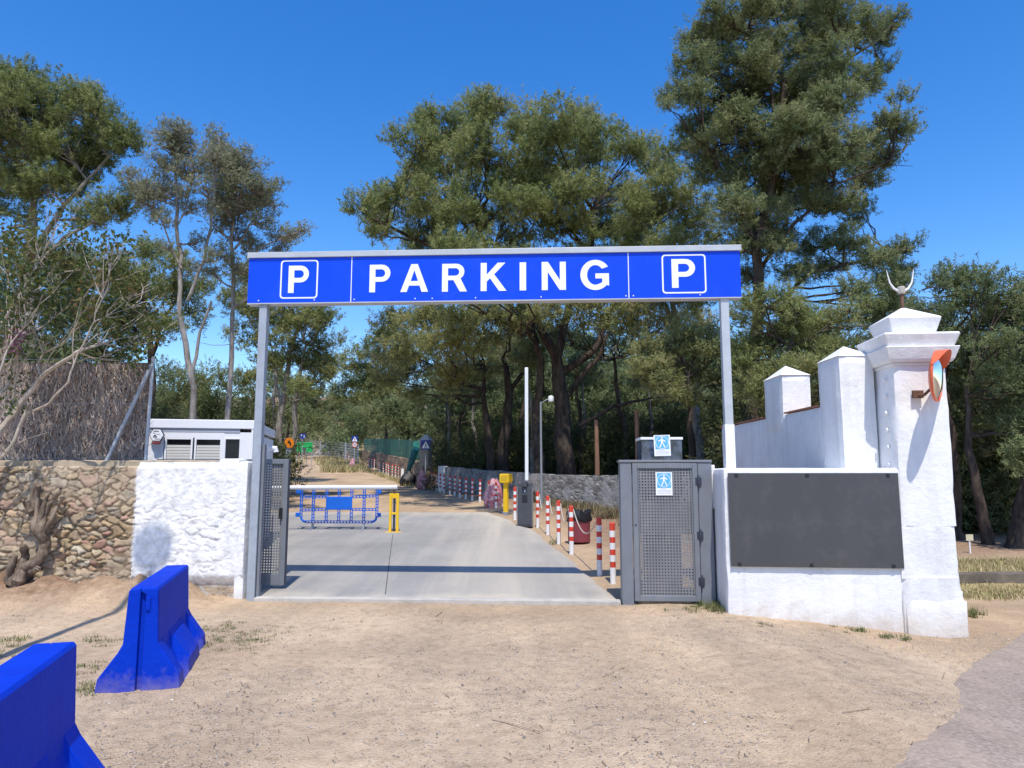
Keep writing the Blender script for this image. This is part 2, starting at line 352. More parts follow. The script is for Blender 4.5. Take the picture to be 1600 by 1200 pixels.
def ground_mat():
    m, N, L, P = new_mat('dirt')
    def A(n): a = N.new('ShaderNodeAttribute'); a.attribute_name = n; return a.outputs['Fac']
    n1 = nz(N, L, .8, 8, .62); n2 = nz(N, L, 9, 8, .7); n3 = nz(N, L, 70, 6, .75)
    grav = ramp(N, L, n2.outputs[0], [(.3, (.38, .285, .20)), (.5, (.51, .395, .275)), (.72, (.60, .47, .33))]).outputs[0]
    sand = ramp(N, L, n2.outputs[0], [(.3, (.42, .305, .20)), (.7, (.56, .42, .275))]).outputs[0]
    litter = ramp(N, L, n2.outputs[0], [(.3, (.15, .095, .06)), (.5, (.27, .175, .115)), (.7, (.42, .29, .19))]).outputs[0]
    dry = ramp(N, L, n2.outputs[0], [(.3, (.20, .16, .075)), (.7, (.42, .33, .17))]).outputs[0]
    ad = N.new('ShaderNodeMath'); ad.operation = 'MULTIPLY_ADD'; ad.inputs[1].default_value = .9; L.new(n1.outputs[0], ad.inputs[0])
    L.new(A('sand'), ad.inputs[2]); f = ramp(N, L, ad.outputs[0], [(.48, 0), (.95, 1)]).outputs[0]
    c = mixc(N, L, f, grav, sand); tkn = nz(N, L, .9, 5, .55, stretch=(1.5, .22, 1)); tkr = ramp(N, L, tkn.outputs[0], [(.40, (.88, .87, .86)), (.62, (1.07, 1.05, 1.02))]).outputs[0]; c = mixc(N, L, .9, c, tkr, 'MULTIPLY')
    gp = ramp(N, L, nz(N, L, .55, 6, .6).outputs[0], [(.42, 1.0), (.58, (.76, .755, .77))]).outputs[0]; c = mixc(N, L, .75, c, gp, 'MULTIPLY'); c = mixc(N, L, A('litter'), c, litter); c = mixc(N, L, A('dry'), c, dry)
    v = N.new('ShaderNodeTexVoronoi'); v.inputs['Scale'].default_value = 55; v.inputs['Randomness'].default_value = 1
    tc = N.new('ShaderNodeTexCoord'); L.new(tc.outputs['Object'], v.inputs[0])
    sp = ramp(N, L, v.outputs['Color'], [(.0, .5), (.14, .92), (.5, 1.0), (.9, 1.04), (1, 1.25)])
    c = mixc(N, L, .8, c, sp.outputs[0], 'MULTIPLY')
    g3 = ramp(N, L, n3.outputs[0], [(.3, .86), (.7, 1.11)]); c = mixc(N, L, 1.0, c, g3.outputs[0], 'MULTIPLY')
    L.new(c, P.inputs['Base Color']); P.inputs['Roughness'].default_value = .95; P.inputs['Specular IOR Level'].default_value = .15
    h = N.new('ShaderNodeMath'); h.operation = 'MULTIPLY_ADD'; h.inputs[1].default_value = .5
    L.new(n3.outputs[0], h.inputs[0]); L.new(v.outputs['Distance'], h.inputs[2]); bumpn(N, L, P, h.outputs[0], .65, .015); return m
M['ground'] = ground_mat()
def slab(name, c0, c1, tracks, sc=.5, grain=(.85, 1.13), gs=45, bs=.35):
    m, N, L, P = new_mat(name); n1 = nz(N, L, sc, 8, .65); n2 = nz(N, L, gs, 6, .7); n3 = nz(N, L, 1.2, 5, .6, stretch=(2.2, .12, 1))
    c = ramp(N, L, n1.outputs[0], [(.32, c0), (.68, c1)]).outputs[0]
    g = ramp(N, L, n2.outputs[0], [(.3, grain[0]), (.7, grain[1])]); c = mixc(N, L, 1.0, c, g.outputs[0], 'MULTIPLY')
    t = ramp(N, L, n3.outputs[0], [(.45, 0), (.68, 1)]); a = N.new('ShaderNodeAttribute'); a.attribute_name = 'dust'
    ad = N.new('ShaderNodeMath'); ad.operation = 'MULTIPLY_ADD'; ad.inputs[1].default_value = .35; L.new(t.outputs[0], ad.inputs[0]); L.new(a.outputs['Fac'], ad.inputs[2])
    c = mixc(N, L, ad.outputs[0], c, tracks); L.new(c, P.inputs['Base Color'])
    P.inputs['Roughness'].default_value = .88; P.inputs['Specular IOR Level'].default_value = .25
    bumpn(N, L, P, n2.outputs[0], bs, .01); return m
M['concrete'] = slab('concrete', (.225, .218, .205), (.325, .315, .295), (.47, .42, .345))
M['asphalt'] = slab('asphalt', (.26, .208, .17), (.36, .292, .238), (.46, .36, .27), 1.1, (.50, 1.42), 30, 1.0)

# ------------------------------------------------------------------ ground, concrete drive, asphalt road
def axis(lo, hi, step, far, g=1.25):
    a = list(np.arange(lo, hi + 1e-6, step)); s = step; x = hi
    while x < far: s *= g; x += s; a.append(x)
    s = step; x = lo; pre = []
    while x > -far and lo < 0: s *= g; x -= s; pre.append(x)
    return np.array(pre[::-1] + a)
gx = axis(-9, 9, .1, 500); gy = np.concatenate([np.array([-400, -150, -60, -25, -10, -5, -2, 0, 1]), axis(2.0, 13, .1, 600, 1.06)])
X, Yg = np.meshgrid(gx, gy); Z = gz(X, Yg)
near = (1 - sstep(14, 22, Yg)) * (1 - sstep(9, 12, np.abs(X)))
Z = Z + near * ((fbm(X * 1.1, Yg * 1.1, 3, 4) - .47) * .05 + (fbm(X * 6, Yg * 6, 9, 3) - .45) * .02)
mound = sstep(8.9, 9.6, Yg) * sstep(-3.6, -4.3, X) * (1 - sstep(9.9, 10.1, Yg)); Z = Z + mound * (fbm(X * 5, Yg * 5, 21, 5) - .4) * .34
# under the concrete and the asphalt the sheet stays smooth
Yp = Yg + (9.70 - (9.76 - .0524 * (X + 3.53))) * (1 - sstep(9.8, 12, Yg)); pad_zone = sstep(9.45, 9.7, Yp) * (1 - sstep(22, 23, Yg)) * sstep(-7.5, -7.0, X) * (1 - sstep(1.0, 2.2, X)) * (1 - sstep(-3.4, -3.6, X) * (Yg < 10.2))
Z = np.where(pad_zone > 0, gz(X, Yg) + (Z - gz(X, Yg)) * (1 - pad_zone), Z) - pad_zone * .04 - np.where((X > 3.6), .012, 0) * (Yg < 9)
roadc = np.interp(Yg, [9, 22, 40, 60, 75, 95], [-1.2, -2.2, -7.5, -14, -20, -28])
onroad = (1 - sstep(2.5, 4.5, np.abs(X - roadc) * 12 / (10 + 0 * Yg))) * (Yg > 20)
sand = .25 * np.exp(-((X - .7 - (8 - Yg) * .35) / 1.1) ** 2) * (Yg < 9.6) + .42 * sstep(8.2, 9.4, Yg) + .5 * sstep(3.2, 4.6, X + (Yg - 7.5) * .6) * sstep(5.8, 7.3, Yg) + .55 * sstep(17, 21, Yg)
litter = sstep(.4, 2.0, X - np.interp(Yg, [9.5, 12, 16, 22, 30, 40, 60], [1.0, .9, .6, -.2, -2.6, -6.2, -13])) * sstep(10, 11, Yg) * (1 - sstep(4.5, 5.5, X) * (Yg < 16)) * .9
litter = np.maximum(litter, .85 * sstep(22, 30, Yg) * sstep(4, 8, roadc - X)); litter = np.maximum(litter, .9 * sstep(13, 15, Yg) * sstep(5, 6, X))
litter = np.maximum(litter, .55 * mound + .5 * sstep(8.8, 9.6, Yg) * sstep(-5.2, -6.2, X) * (Yg < 10))
dry = sstep(11, 11.3, Yg) * (1 - sstep(13, 14, Yg)) * sstep(5.0, 5.4, X) * .9; dry = np.maximum(dry, .8 * sstep(55, 62, Yg) * (1 - sstep(1.5, 3.5, np.abs(X - roadc) * .5)) * 0 + .8 * sstep(60, 66, Yg) * sstep(2, 4, X - roadc) * (1 - sstep(8, 12, X - roadc)))
ny, nx = X.shape; idx = np.arange(ny * nx).reshape(ny, nx)
quads = np.stack([idx[:-1, :-1], idx[:-1, 1:], idx[1:, 1:], idx[1:, :-1]], -1).reshape(-1, 4)
gnd = raw_mesh('ground', np.stack([X, Yg, Z], -1).reshape(-1, 3), 4, M['ground'], attr={'sand': sand.ravel(), 'litter': litter.ravel(), 'dry': dry.ravel()}, faces=quads)
gnd.data.polygons.foreach_set('use_smooth', np.ones(len(gnd.data.polygons), bool)); tag(gnd, kind='structure')

def sheet(name, mat, rows, xl, xr, ncol, lift, dust, rough_l=0, rough_r=0, shear=None):
    vs = []; ds = []
    for y in rows:
        a = xl(y) + rough_l * (float(fbm(y * 3.1, 3.3, 5)) - .47 + .5 * (float(fbm(y * 14, 1.3, 8, 2)) - .37)); b = xr(y) + rough_r * (float(fbm(y * 2.3, 7.7, 11)) - .47)
        for k in range(ncol + 1):
            x = a + (b - a) * (k / ncol); e = 0; y_ = y + (shear(x, y) if shear else 0)
            if rough_l and k == 0: e = -.03
            if rough_r and k == ncol: e = -.05
            vs.append((x, y_, float(gz(x, y_)) + lift + e)); ds.append(dust(x, y))
    n = ncol + 1; i = np.arange(len(rows) * n).reshape(len(rows), n)
    q = np.stack([i[:-1, :-1], i[:-1, 1:], i[1:, 1:], i[1:, :-1]], -1).reshape(-1, 4)
    o = raw_mesh(name, np.array(vs), 4, mat, attr={'dust': np.array(ds)}, faces=q)
    o.data.polygons.foreach_set('use_smooth', np.ones(len(o.data.polygons), bool)); return tag(o, kind='structure')
GY = lambda x: 9.76 - .0524 * (x + 3.53)            # the line of the gate
edge = sorted([(G(px, py).y, G(px, py).x) for px, py in [(962, 932), (919, 897), (887, 868), (861, 851), (835, 826), (809, 822), (800, 812)]])
ey = [9.4] + [e[0] for e in edge] + [23.5]; ex = [edge[0][1]] + [e[1] for e in edge] + [edge[-1][1] - 1.0]
sheet('driveway', M['concrete'], np.arange(9.70, 22.3, .12), lambda y: float(np.interp(y, [9.7, 11.4, 14], [-3.45, -3.9, -7.2])), lambda y: float(np.interp(y, ey, ex)), 60, .018,
      lambda x, y: .75 * math.exp(-((x + .2 + (y - 12) * .04) / .8) ** 2) * (.5 + .5 * float(fbm(x * 2, y * .5, 31))) + .55 * float(sstep(20.5, 22.2, y + (float(fbm(x * 2, 4.1, 3)) - .4) * 2.5)) + .6 * float(1 - sstep(9.75, 10.15, y + (float(fbm(x * 3, 2.1, 13)) - .4) * .6)) + .5 * float(sstep(-.45, .05, x - float(np.interp(y, ey, ex)) + (float(fbm(y * 2, 1.7, 19)) - .45) * .5)), 0, .16, lambda x, y: (GY(x) - 9.70) * (1 - float(sstep(9.8, 12, y))))
ae = sorted([(G(px, py).y, G(px, py).x) for px, py in [(1640, 965), (1600, 987), (1540, 1022), (1498, 1052), (1478, 1085), (1484, 1108), (1448, 1142), (1422, 1165), (1392, 1205)]])
ay = [0.0, 2.5] + [a[0] for a in ae]; ax_ = [ae[0][1] - 1.5, ae[0][1] - .35] + [a[1] for a in ae]
sheet('road', M['asphalt'], np.arange(.5, ae[-1][0], .05), lambda y: float(np.interp(y, ay, ax_)), lambda y: 16 + 0 * y, 70, .022,
      lambda x, y: max(0, .35 - .5 * (x - float(np.interp(y, ay, ax_)))) * .6, .16, 0)
ja, jb = G(614, 836), G(602, 931)
# follow the slope in steps
jn = MB(); pj = [ja.lerp(jb, k / 30) for k in range(31)]
for a_, b_ in zip(pj[:-1], pj[1:]): za, zb_ = float(gz(a_.x, a_.y)) + .0225, float(gz(b_.x, b_.y)) + .0225; jn.add([(a_.x - .007, a_.y, za), (a_.x + .007, a_.y, za), (b_.x + .007, b_.y, zb_), (b_.x - .007, b_.y, zb_)], [(0, 1, 2, 3)])
jo = jn.build('driveway_joint', paint('joint_tar', (.10, .10, .10), .9, .3, 9)); tag(jo, kind='structure')
tr = MB(); p0 = Vector((-3.40, GY(-3.40) - .03, 0)); p1 = Vector((1.40, GY(1.40) - .03, 0)); dd = (p1 - p0).normalized(); nn = Vector((-dd.y, dd.x, 0))
for a, b, w0, w1, h in ((p0, p1, -.09, .07, .028),):
    tr.add([a + nn * w0 + Vector((0, 0, -.1)), b + nn * w0 + Vector((0, 0, -.1)), b + nn * w1 + Vector((0, 0, -.1)), a + nn * w1 + Vector((0, 0, -.1)),
            a + nn * w0 + Vector((0, 0, h)), b + nn * w0 + Vector((0, 0, h)), b + nn * w1 + Vector((0, 0, h)), a + nn * w1 + Vector((0, 0, h))],
           [(0, 3, 2, 1), (4, 5, 6, 7), (0, 1, 5, 4), (1, 2, 6, 5), (2, 3, 7, 6), (3, 0, 4, 7)])
t = tr.build('gate_track', M['concrete_cap'], bevel=.006); tag(t, 'pale threshold strip with the gate rail, along the front of the concrete drive', 'gate track')
# ------------------------------------------------------------------ letters
def arc(cx, cz, r, a0, a1, n=10, rz=None):
    rz = rz or r
    return [(cx + r * math.cos(R(a0 + (a1 - a0) * k / n)), cz + rz * math.sin(R(a0 + (a1 - a0) * k / n))) for k in range(n + 1)]
LET = {
 'P': ([[(0, 0), (0, 1), (.42, 1)] + arc(.44, .69, .31, 90, -90)[1:] + [(.21, .38), (.21, 0)], [(.21, .83), (.21, .55), (.42, .55)] + arc(.42, .69, .14, -90, 90)[1:]], .76),
 'A': ([[(0, 0), (.37, 1), (.60, 1), (.97, 0), (.745, 0), (.67, .225), (.30, .225), (.225, 0)], [(.355, .39), (.615, .39), (.485, .78)]], .97),
 'R': ([[(0, 0), (0, 1), (.47, 1)] + arc(.50, .715, .285, 90, -58)[1:] + [(.88, 0), (.63, 0), (.40, .41), (.21, .41), (.21, 0)], [(.21, .84), (.21, .57), (.47, .57)] + arc(.47, .705, .135, -90, 90)[1:]], .88),
 'K': ([[(0, 0), (0, 1), (.21, 1), (.21, .58), (.59, 1), (.86, 1), (.47, .59), (.90, 0), (.64, 0), (.325, .45), (.21, .33), (.21, 0)]], .9),
 'I': ([[(0, 0), (0, 1), (.21, 1), (.21, 0)]], .21),
 'N': ([[(0, 0), (0, 1), (.21, 1), (.60, .35), (.60, 1), (.80, 1), (.80, 0), (.59, 0), (.20, .64), (.20, 0)]], .8),
 'G': ([arc(.49, .5, .49, 33, 318, 26, .515) + [(.93, .13), (.93, .55), (.49, .55), (.49, .38), (.71, .38), (.71, .245)] + arc(.49, .5, .27, -52, -322, 24, .335)[2:]], .93)}
def letter(name, ch, x, z, w, h, y, mat, parent):
    cu = bpy.data.curves.new(name, 'CURVE'); cu.dimensions = '2D'; cu.fill_mode = 'BOTH'; cu.extrude = .0015
    loops, wd = LET[ch]
    for lp in loops:
        s = cu.splines.new('POLY'); s.points.add(len(lp) - 1); s.use_cyclic_u = True
        for k, (a, b) in enumerate(lp): s.points[k].co = (a / wd * w, b * h, 0, 1)
    tmp = bpy.data.objects.new('tmp_letter', cu); COL.objects.link(tmp); bpy.context.view_layer.update()
    me = bpy.data.meshes.new_from_object(tmp.evaluated_get(bpy.context.evaluated_depsgraph_get())); bpy.data.objects.remove(tmp)
    me.materials.clear(); me.materials.append(mat)
    o = bpy.data.objects.new(name, me); COL.objects.link(o); o.parent = parent; KIDS.setdefault(parent.name, []).append(o)
    o.location = (x, y, z); o.rotation_euler = (R(90), 0, 0); return o
def rrect(x0, x1, z0, z1, r, n=5):
    return arc(x1 - r, z1 - r, r, 0, 90, n) + arc(x0 + r, z1 - r, r, 90, 180, n) + arc(x0 + r, z0 + r, r, 180, 270, n) + arc(x1 - r, z0 + r, r, 270, 360, n)
def circ(cx, cz, r, n=24): return [(cx + r * math.cos(2 * math.pi * k / n), cz + r * math.sin(2 * math.pi * k / n)) for k in range(n)]

# ------------------------------------------------------------------ PARKING sign on its two posts
YL = 9.70; SA, SB = at(388, 440, YL), None
YR = GY(2.86) - .06; SB = at(1157, 430, YR)
sx = Vector((SB.x - SA.x, SB.y - SA.y, 0)); SLEN = sx.length; SROT = math.atan2(sx.y, sx.x)
zb_l, zt_l = at(388, 474, YL).z, at(388, 404, YL).z; zb_r, zt_r = at(1157, 464, YR).z, at(1157, 392, YR).z
SZ0 = (zb_l + zb_r) / 2; SH = (zt_l + zt_r) / 2 - SZ0; TILT = math.atan2((zb_r - zb_l) * .6, SLEN)
sgn = empty('parking_sign', (SA.x, SA.y, 0), SROT, 'wide blue PARKING sign board carried across the driveway on two grey posts', 'sign')
def su(px, py):                                     # pixel on the sign plane -> local x, z
    d = ray(px, py); n = Vector((-sx.y, sx.x, 0)).normalized(); o = Vector((SA.x, SA.y, 0))
    k = (o - Vector((0, 0, 0))).dot(n) / d.dot(n); p = d * k
    return (p.x - SA.x) * sx.x / SLEN + (p.y - SA.y) * sx.y / SLEN, CAMZ + p.z
zc = lambda x: 0.0
j1 = su(549, 440)[0]; j2 = su(982, 430)[0]
def zline(x, f): return (zb_l + (zb_r - zb_l) * x / SLEN) * (1 - f) + (zt_l + (zt_r - zt_l) * x / SLEN) * f
def slanted(mb, x0, x1, y0, y1, f0, f1):
    vs = [(x0, y0, zline(x0, f0)), (x1, y0, zline(x1, f0)), (x1, y1, zline(x1, f0)), (x0, y1, zline(x0, f0)), (x0, y0, zline(x0, f1)), (x1, y0, zline(x1, f1)), (x1, y1, zline(x1, f1)), (x0, y1, zline(x0, f1))]
    return mb.add(vs, [(0, 3, 2, 1), (4, 5, 6, 7), (0, 1, 5, 4), (1, 2, 6, 5), (2, 3, 7, 6), (3, 0, 4, 7)])
b = MB(); slanted(b, 0.004, SLEN - .004, .004, .15, .002, .998); b.build('backing_box', M['sign_blue'], sgn)
for x0, x1 in ((0, j1 - .006), (j1 + .006, j2 - .006), (j2 + .006, SLEN)):
    p = slanted(MB(), x0, x1, -.003, .0035, .006, 1.0).build('blue_panel', M['sign_blue'], sgn)
for x in (j1, j2): slanted(MB(), x - .0055, x + .0055, -.004, .003, .004, 1.0).build('joint_strip', M['sign_white'], sgn)
slanted(MB(), -.003, SLEN + .003, -.006, .152, -.022, .002).build('bottom_trim', M['zinc_light'], sgn)
slanted(MB(), -.02, SLEN + .02, -.03, .17, 1.0, 1.125).build('top_cap', M['zinc_light'], sgn, bevel=.004)
for x in (.16, .95, j1 + .05, j1 + .9, 2.6, 3.2, 4.1, j2 - .04, j2 + .06, SLEN - .55):
    MB().tube([(x, -.003, zline(x, .055)), (x, -.009, zline(x, .055))], .009, 8).build('rivet', M['sign_white'], sgn)
for (ch, pl, pr, pt, pb, fr) in [('P', 450, 484, 415, 458, (437, 498, 406, 467)), ('P', 1050, 1086, 404.5, 450, (1035, 1102, 397, 459))]:
    x0, z0 = su(pl, pb); x1, z1 = su(pr, pt); letter('letter', ch, x0, z0, x1 - x0, z1 - z0, -.0055, M['sign_white'], sgn)
    a0, c1 = su(fr[0], fr[3]); a1, c0 = su(fr[1], fr[2])
    MB().ringplate(rrect(a0, a1, c1, c0, .05), rrect(a0 + .02, a1 - .02, c1 + .02, c0 - .02, .034), -.0065, -.0025).build('white_frame', M['sign_white'], sgn)
for (ch, pl, pr, pt, pb) in [('P', 577, 611, 413.5, 457), ('A', 625.5, 669.5, 412.5, 456.5), ('R', 690.5, 730, 412, 456), ('K', 751, 791.5, 410.5, 455), ('I', 812, 822, 410, 454), ('N', 846.5, 884, 409, 453.5), ('G', 907, 951, 406.5, 453)]:
    x0, z0 = su(pl, pb); x1, z1 = su(pr, pt); letter('letter', ch, x0, z0, x1 - x0, z1 - z0, -.0055, M['sign_white'], sgn)
LPX = SA.x + .2
for k, (px, zlo) in enumerate(((410.5, -.1), (1133, 0.9))):
    xl_ = su(px, 470)[0]; T = None
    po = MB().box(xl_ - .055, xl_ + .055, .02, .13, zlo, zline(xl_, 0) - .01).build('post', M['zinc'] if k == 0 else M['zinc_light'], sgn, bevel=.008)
    if k == 1:
        MB().box(xl_ - .062, xl_ + .062, .013, .137, 1.6, 2.30).build('post_sleeve', M['plaster'], po)
    else:
        MB().box(xl_ + .065, xl_ + .10, .05, .12, -.1, 2.05).build('guide_channel', M['gate_grey'], po, bevel=.004)

# ------------------------------------------------------------------ perforated gate leaf and the pedestrian gate
def perf(x0, x1, z0, z1, y, pitch, hole):
    nxh = int((x1 - x0) / pitch); nzh = int((z1 - z0) / pitch)
    ox = (x1 - x0 - nxh * pitch) / 2; oz = (z1 - z0 - nzh * pitch) / 2
    xs = [x0]; zs = [z0]
    for i in range(nxh): c = x0 + ox + (i + .5) * pitch; xs += [c - hole / 2, c + hole / 2]
    for i in range(nzh): c = z0 + oz + (i + .5) * pitch; zs += [c - hole / 2, c + hole / 2]
    xs.append(x1); zs.append(z1); mb = MB(); nX = len(xs)
    vs = [(x, y, z) for z in zs for x in xs]; fs = []
    for j in range(len(zs) - 1):
        for i in range(nX - 1):
            if i % 2 == 1 and j % 2 == 1: continue
            fs.append((j * nX + i, j * nX + i + 1, (j + 1) * nX + i + 1, (j + 1) * nX + i))
    mb.add(vs, fs); return mb
def perf_obj(x0, x1, z0, z1, y, pitch, hole, mat, parent):
    o = perf(x0, x1, z0, z1, y, pitch, hole).build('perforated_sheet', mat, parent)
    s = o.modifiers.new('thick', 'SOLIDIFY'); s.thickness = .003; return o
lx = -3.21; leaf_w = 1.95
lf = empty('sliding_gate', (lx, GY(lx) + .52, .03), -.052, 'open sliding gate leaf of perforated grey steel beside the left sign post', 'gate')
H = 1.83
fm = MB(); fm.box(-.075, 0, 0, .06, .06, H); fm.box(-leaf_w, -leaf_w + .07, 0, .06, .06, H); fm.box(-leaf_w + .07, -.075, 0, .06, H - .07, H); fm.box(-leaf_w + .07, -.075, 0, .06, .06, .22)
fm.build('frame', M['gate_grey'], lf, bevel=.005)
perf_obj(-leaf_w + .07, -.075, .22, H - .07, .03, .0385, .018, M['perf_grey'], lf)
fo = MB(); fo.box(0.001, .018, .012, .048, .06, H - .002); fo.build('end_buffer', M['dark_steel'], lf, bevel=.003)
MB().box(-.105, -.055, -.02, -.0005, .98, 1.14).build('lock_plate', M['black'], lf, bevel=.006)
# pedestrian gate
gx0 = G(970, 939.5); gx1 = G(1107, 940)
PGW = math.hypot(gx1.x - gx0.x, gx1.y - gx0.y); pg = empty('pedestrian_gate', (gx0.x, GY(gx0.x) - .10, 0), -.052, 'grey steel pedestrian gate with perforated door beside the white pier', 'gate')
PH = 1.815
fr = MB(); fr.box(0, .15, 0, .22, -.05, PH - .02); fr.box(PGW - .13, PGW + .05, 0, .20, -.05, PH - .02)
fr.build('jamb', M['gate_grey'], pg, bevel=.008)
MB().box(-.015, PGW + .055, -.012, .225, PH - .018, PH + .015).build('lintel', M['gate_grey'], pg, bevel=.005)
MB().box(PGW + .052, PGW + .10, .03, .2, 1.2, PH - .05).build('white_stop', M['plaster'], pg, bevel=.01)
dr = MB(); X0, X1 = .158, PGW - .137
for a, b2, c, d in ((X0, X0 + .065, .03, PH - .03), (X1 - .065, X1, .03, PH - .03), (X0 + .065, X1 - .065, PH - .095, PH - .03), (X0 + .065, X1 - .065, .03, .10)):
    dr.box(a, b2, -.012, .04, c, d)
for a, b2, c, d in ((X0 + .075, X0 + .088, .10, PH - .095), (X1 - .088, X1 - .075, .10, PH - .095)): dr.box(a, b2, -.004, .03, c, d)
door = dr.build('door', M['gate_grey'], pg, bevel=.005)
dh = MB(); dh.box(X0 + .09, X1 - .09, .028, .034, PH - .15, PH - .1)
perf_obj(X0 + .066, X1 - .066, .10, PH - .095, .012, .0385, .019, M['perf_grey'], door)
pr = MB().box(X0 + .07, X1 - .07, .05, .06, .86, 1.28).build('rear_plate', M['perf_grey'], door)
for z in (.28, .86, 1.55):
    hg = MB(); hg.lathe([(.0, -.085), (.012, -.08), (.020, -.02), (.020, .02), (.012, .08), (0, .085)], 10, (X1 + .012, -.022, z)); hg.box(X1 - .03, X1 + .05, -.016, -.0125, z - .05, z + .05)
    hg.build('hinge', M['dark_steel'], door)
MB().tube([(X0 + .03, -.012, .99), (X0 + .03, -.017, .99)], .011, 10).build('keyhole', M['black'], door)

def ped_sheet(loc, rz, w, h, label, tilt=0):
    e = empty('paper_notice', loc, rz, label, 'notice'); e.rotation_euler = (0, tilt, rz)
    MB().box(-w / 2, w / 2, 0, .003, 0, h).build('sheet', M['paper'], e)
    bx0, bx1, bz0, bz1 = -w * .42, w * .42, h * .32, h * .96
    MB().box(bx0, bx1, -.0012, -.0002, bz0, bz1).build('blue_field', M['paper_blue'], e)
    cz = (bz0 + bz1) / 2; r = w * .40; f = MB()
    f.ringplate(circ(0, cz, r), circ(0, cz, r * .93), -.0022, -.0014)
    u = r * .2; y0, y1 = -.0024, -.0014
    f.prism(circ(.1 * u, cz + 3.6 * u, .75 * u, 14), y0, y1)
    f.prism([(-.9 * u, cz + 2.6 * u), (.9 * u, cz + 2.6 * u), (.75 * u, cz - .2 * u), (-.7 * u, cz - .2 * u)], y0, y1)
    f.prism([(-.7 * u, cz - .2 * u), (.1 * u, cz - .2 * u), (-1.3 * u, cz - 3.9 * u), (-2.2 * u, cz - 3.9 * u)], y0, y1)
    f.prism([(0.1 * u, cz - .2 * u), (.75 * u, cz - .2 * u), (2.4 * u, cz - 3.4 * u), (1.6 * u, cz - 3.9 * u)], y0, y1)
    f.prism([(-.9 * u, cz + 2.6 * u), (-.7 * u, cz + 1.7 * u), (-2.6 * u, cz + .7 * u), (-3 * u, cz + 1.3 * u)], y0, y1)
    f.prism([(.9 * u, cz + 2.6 * u), (2.7 * u, cz + 1.0 * u), (2.3 * u, cz + .3 * u), (.7 * u, cz + 1.6 * u)], y0, y1)
    f.build('walking_figure', M['paper'], e)
    t = MB(); zz = h * .27
    for k in range(4):
        x = -w * .38 + (0.2 * w if k == 0 else 0)
        while x < w * (.38 if k else .12):
            l = w * random.uniform(.05, .13); t.box(x, min(x + l, w * .4), -.0012, -.0002, zz, zz + h * .022); x += l + w * .03
        zz -= h * .062
    t.build('printed_lines', M['ink'], e); return e
def on_gate(px, py, dy=0):                         # point of the gate plane in world
    n = Vector((math.sin(-.052) * -1, math.cos(-.052), 0)); o = Vector((gx0.x, GY(gx0.x) - .10 + dy, 0)); d = ray(px, py); k = (o).dot(n) / d.dot(n); p = d * k; p.z += CAMZ; return p
p = on_gate(1038, 774, -.004); ped_sheet((p.x, p.y, p.z), -.052, .215, .30, 'white and blue walking-person notice on the perforated door of the pedestrian gate')
p = on_gate(1035.5, 713, .055); ped_sheet((p.x, p.y - .004, p.z + .005), -.052, .215, .275, 'white and blue walking-person notice leaning on the glazed box above the pedestrian gate', -.03)
# glazed box behind the lintel
q0 = on_gate(1003, 712, .22); q1 = on_gate(1067, 712, .22); zt = on_gate(1035, 683, .22).z
bxw = q1.x - q0.x; bx = empty('glazed_box', ((q0.x + q1.x) / 2, q0.y + .01, 0), -.03, 'dark glazed box with a white top edge behind the pedestrian gate', 'machine')
MB().box(-bxw / 2 + .03, bxw / 2 - .03, .05, .42, 0, 1.35).build('body', M['cabinet'], bx, bevel=.01)
MB().box(-bxw / 2, bxw / 2, 0, .45, 1.35, zt - .035).build('glazing', M['glass'], bx, bevel=.004)
MB().box(-bxw / 2 - .012, bxw / 2 + .012, -.012, .46, zt - .034, zt).build('top_edge', M['cab_white'], bx, bevel=.004)

# ------------------------------------------------------------------ white pier: block with notice board, battlemented wall, pillar
def rough_block(mb, x0, x1, y0, y1, z0, z1, seg=.09, amp=.012, seed=1, T=None, foot=None):
    """box whose faces are gently uneven"""
    nx_, ny_, nz_ = [max(1, int(abs(b - a) / seg)) for a, b in ((x0, x1), (y0, y1), (z0, z1))]
    cache = {}; V = []; F = []
    def vid(i, j, k):
        key = (i, j, k)
        if key not in cache:
            x = x0 + (x1 - x0) * i / nx_; y = y0 + (y1 - y0) * j / ny_; z = z0 + (z1 - z0) * k / nz_
            ox = amp * 2 * (float(fbm(y * 3 + 7, z * 3 + seed, seed, 3)) - .43); oy = amp * 2 * (float(fbm(x * 3 + 3, z * 3 + seed, seed + 5, 3)) - .43); oz = amp * (float(fbm(x * 4, y * 4 + seed, seed + 9, 3)) - .43)
            # rounded arris
            ex = 1 if i in (0, nx_) else 0; ey = 1 if j in (0, ny_) else 0; ez = 1 if k in (0, nz_) else 0
            if ex + ey + ez > 1:
                r = .016
                if ex: x += r * (1 if i == 0 else -1)
                if ey: y += r * (1 if j == 0 else -1)
                if ez and k == nz_: z -= r
            cache[key] = len(V); V.append((x + ox, y + oy, z + oz))
        return cache[key]
    for i in range(nx_):
        for k in range(nz_):
            F.append((vid(i, 0, k), vid(i + 1, 0, k), vid(i + 1, 0, k + 1), vid(i, 0, k + 1))); F.append((vid(i, ny_, k), vid(i, ny_, k + 1), vid(i + 1, ny_, k + 1), vid(i + 1, ny_, k)))
        for j in range(ny_):
            F.append((vid(i, j, nz_), vid(i + 1, j, nz_), vid(i + 1, j + 1, nz_), vid(i, j + 1, nz_))); F.append((vid(i, j, 0), vid(i, j + 1, 0), vid(i + 1, j + 1, 0), vid(i + 1, j, 0)))
    for j in range(ny_):
        for k in range(nz_):
            F.append((vid(0, j, k), vid(0, j, k + 1), vid(0, j + 1, k + 1), vid(0, j + 1, k))); F.append((vid(nx_, j, k), vid(nx_, j + 1, k), vid(nx_, j + 1, k + 1), vid(nx_, j, k + 1)))
    return mb.add(V, F, T)
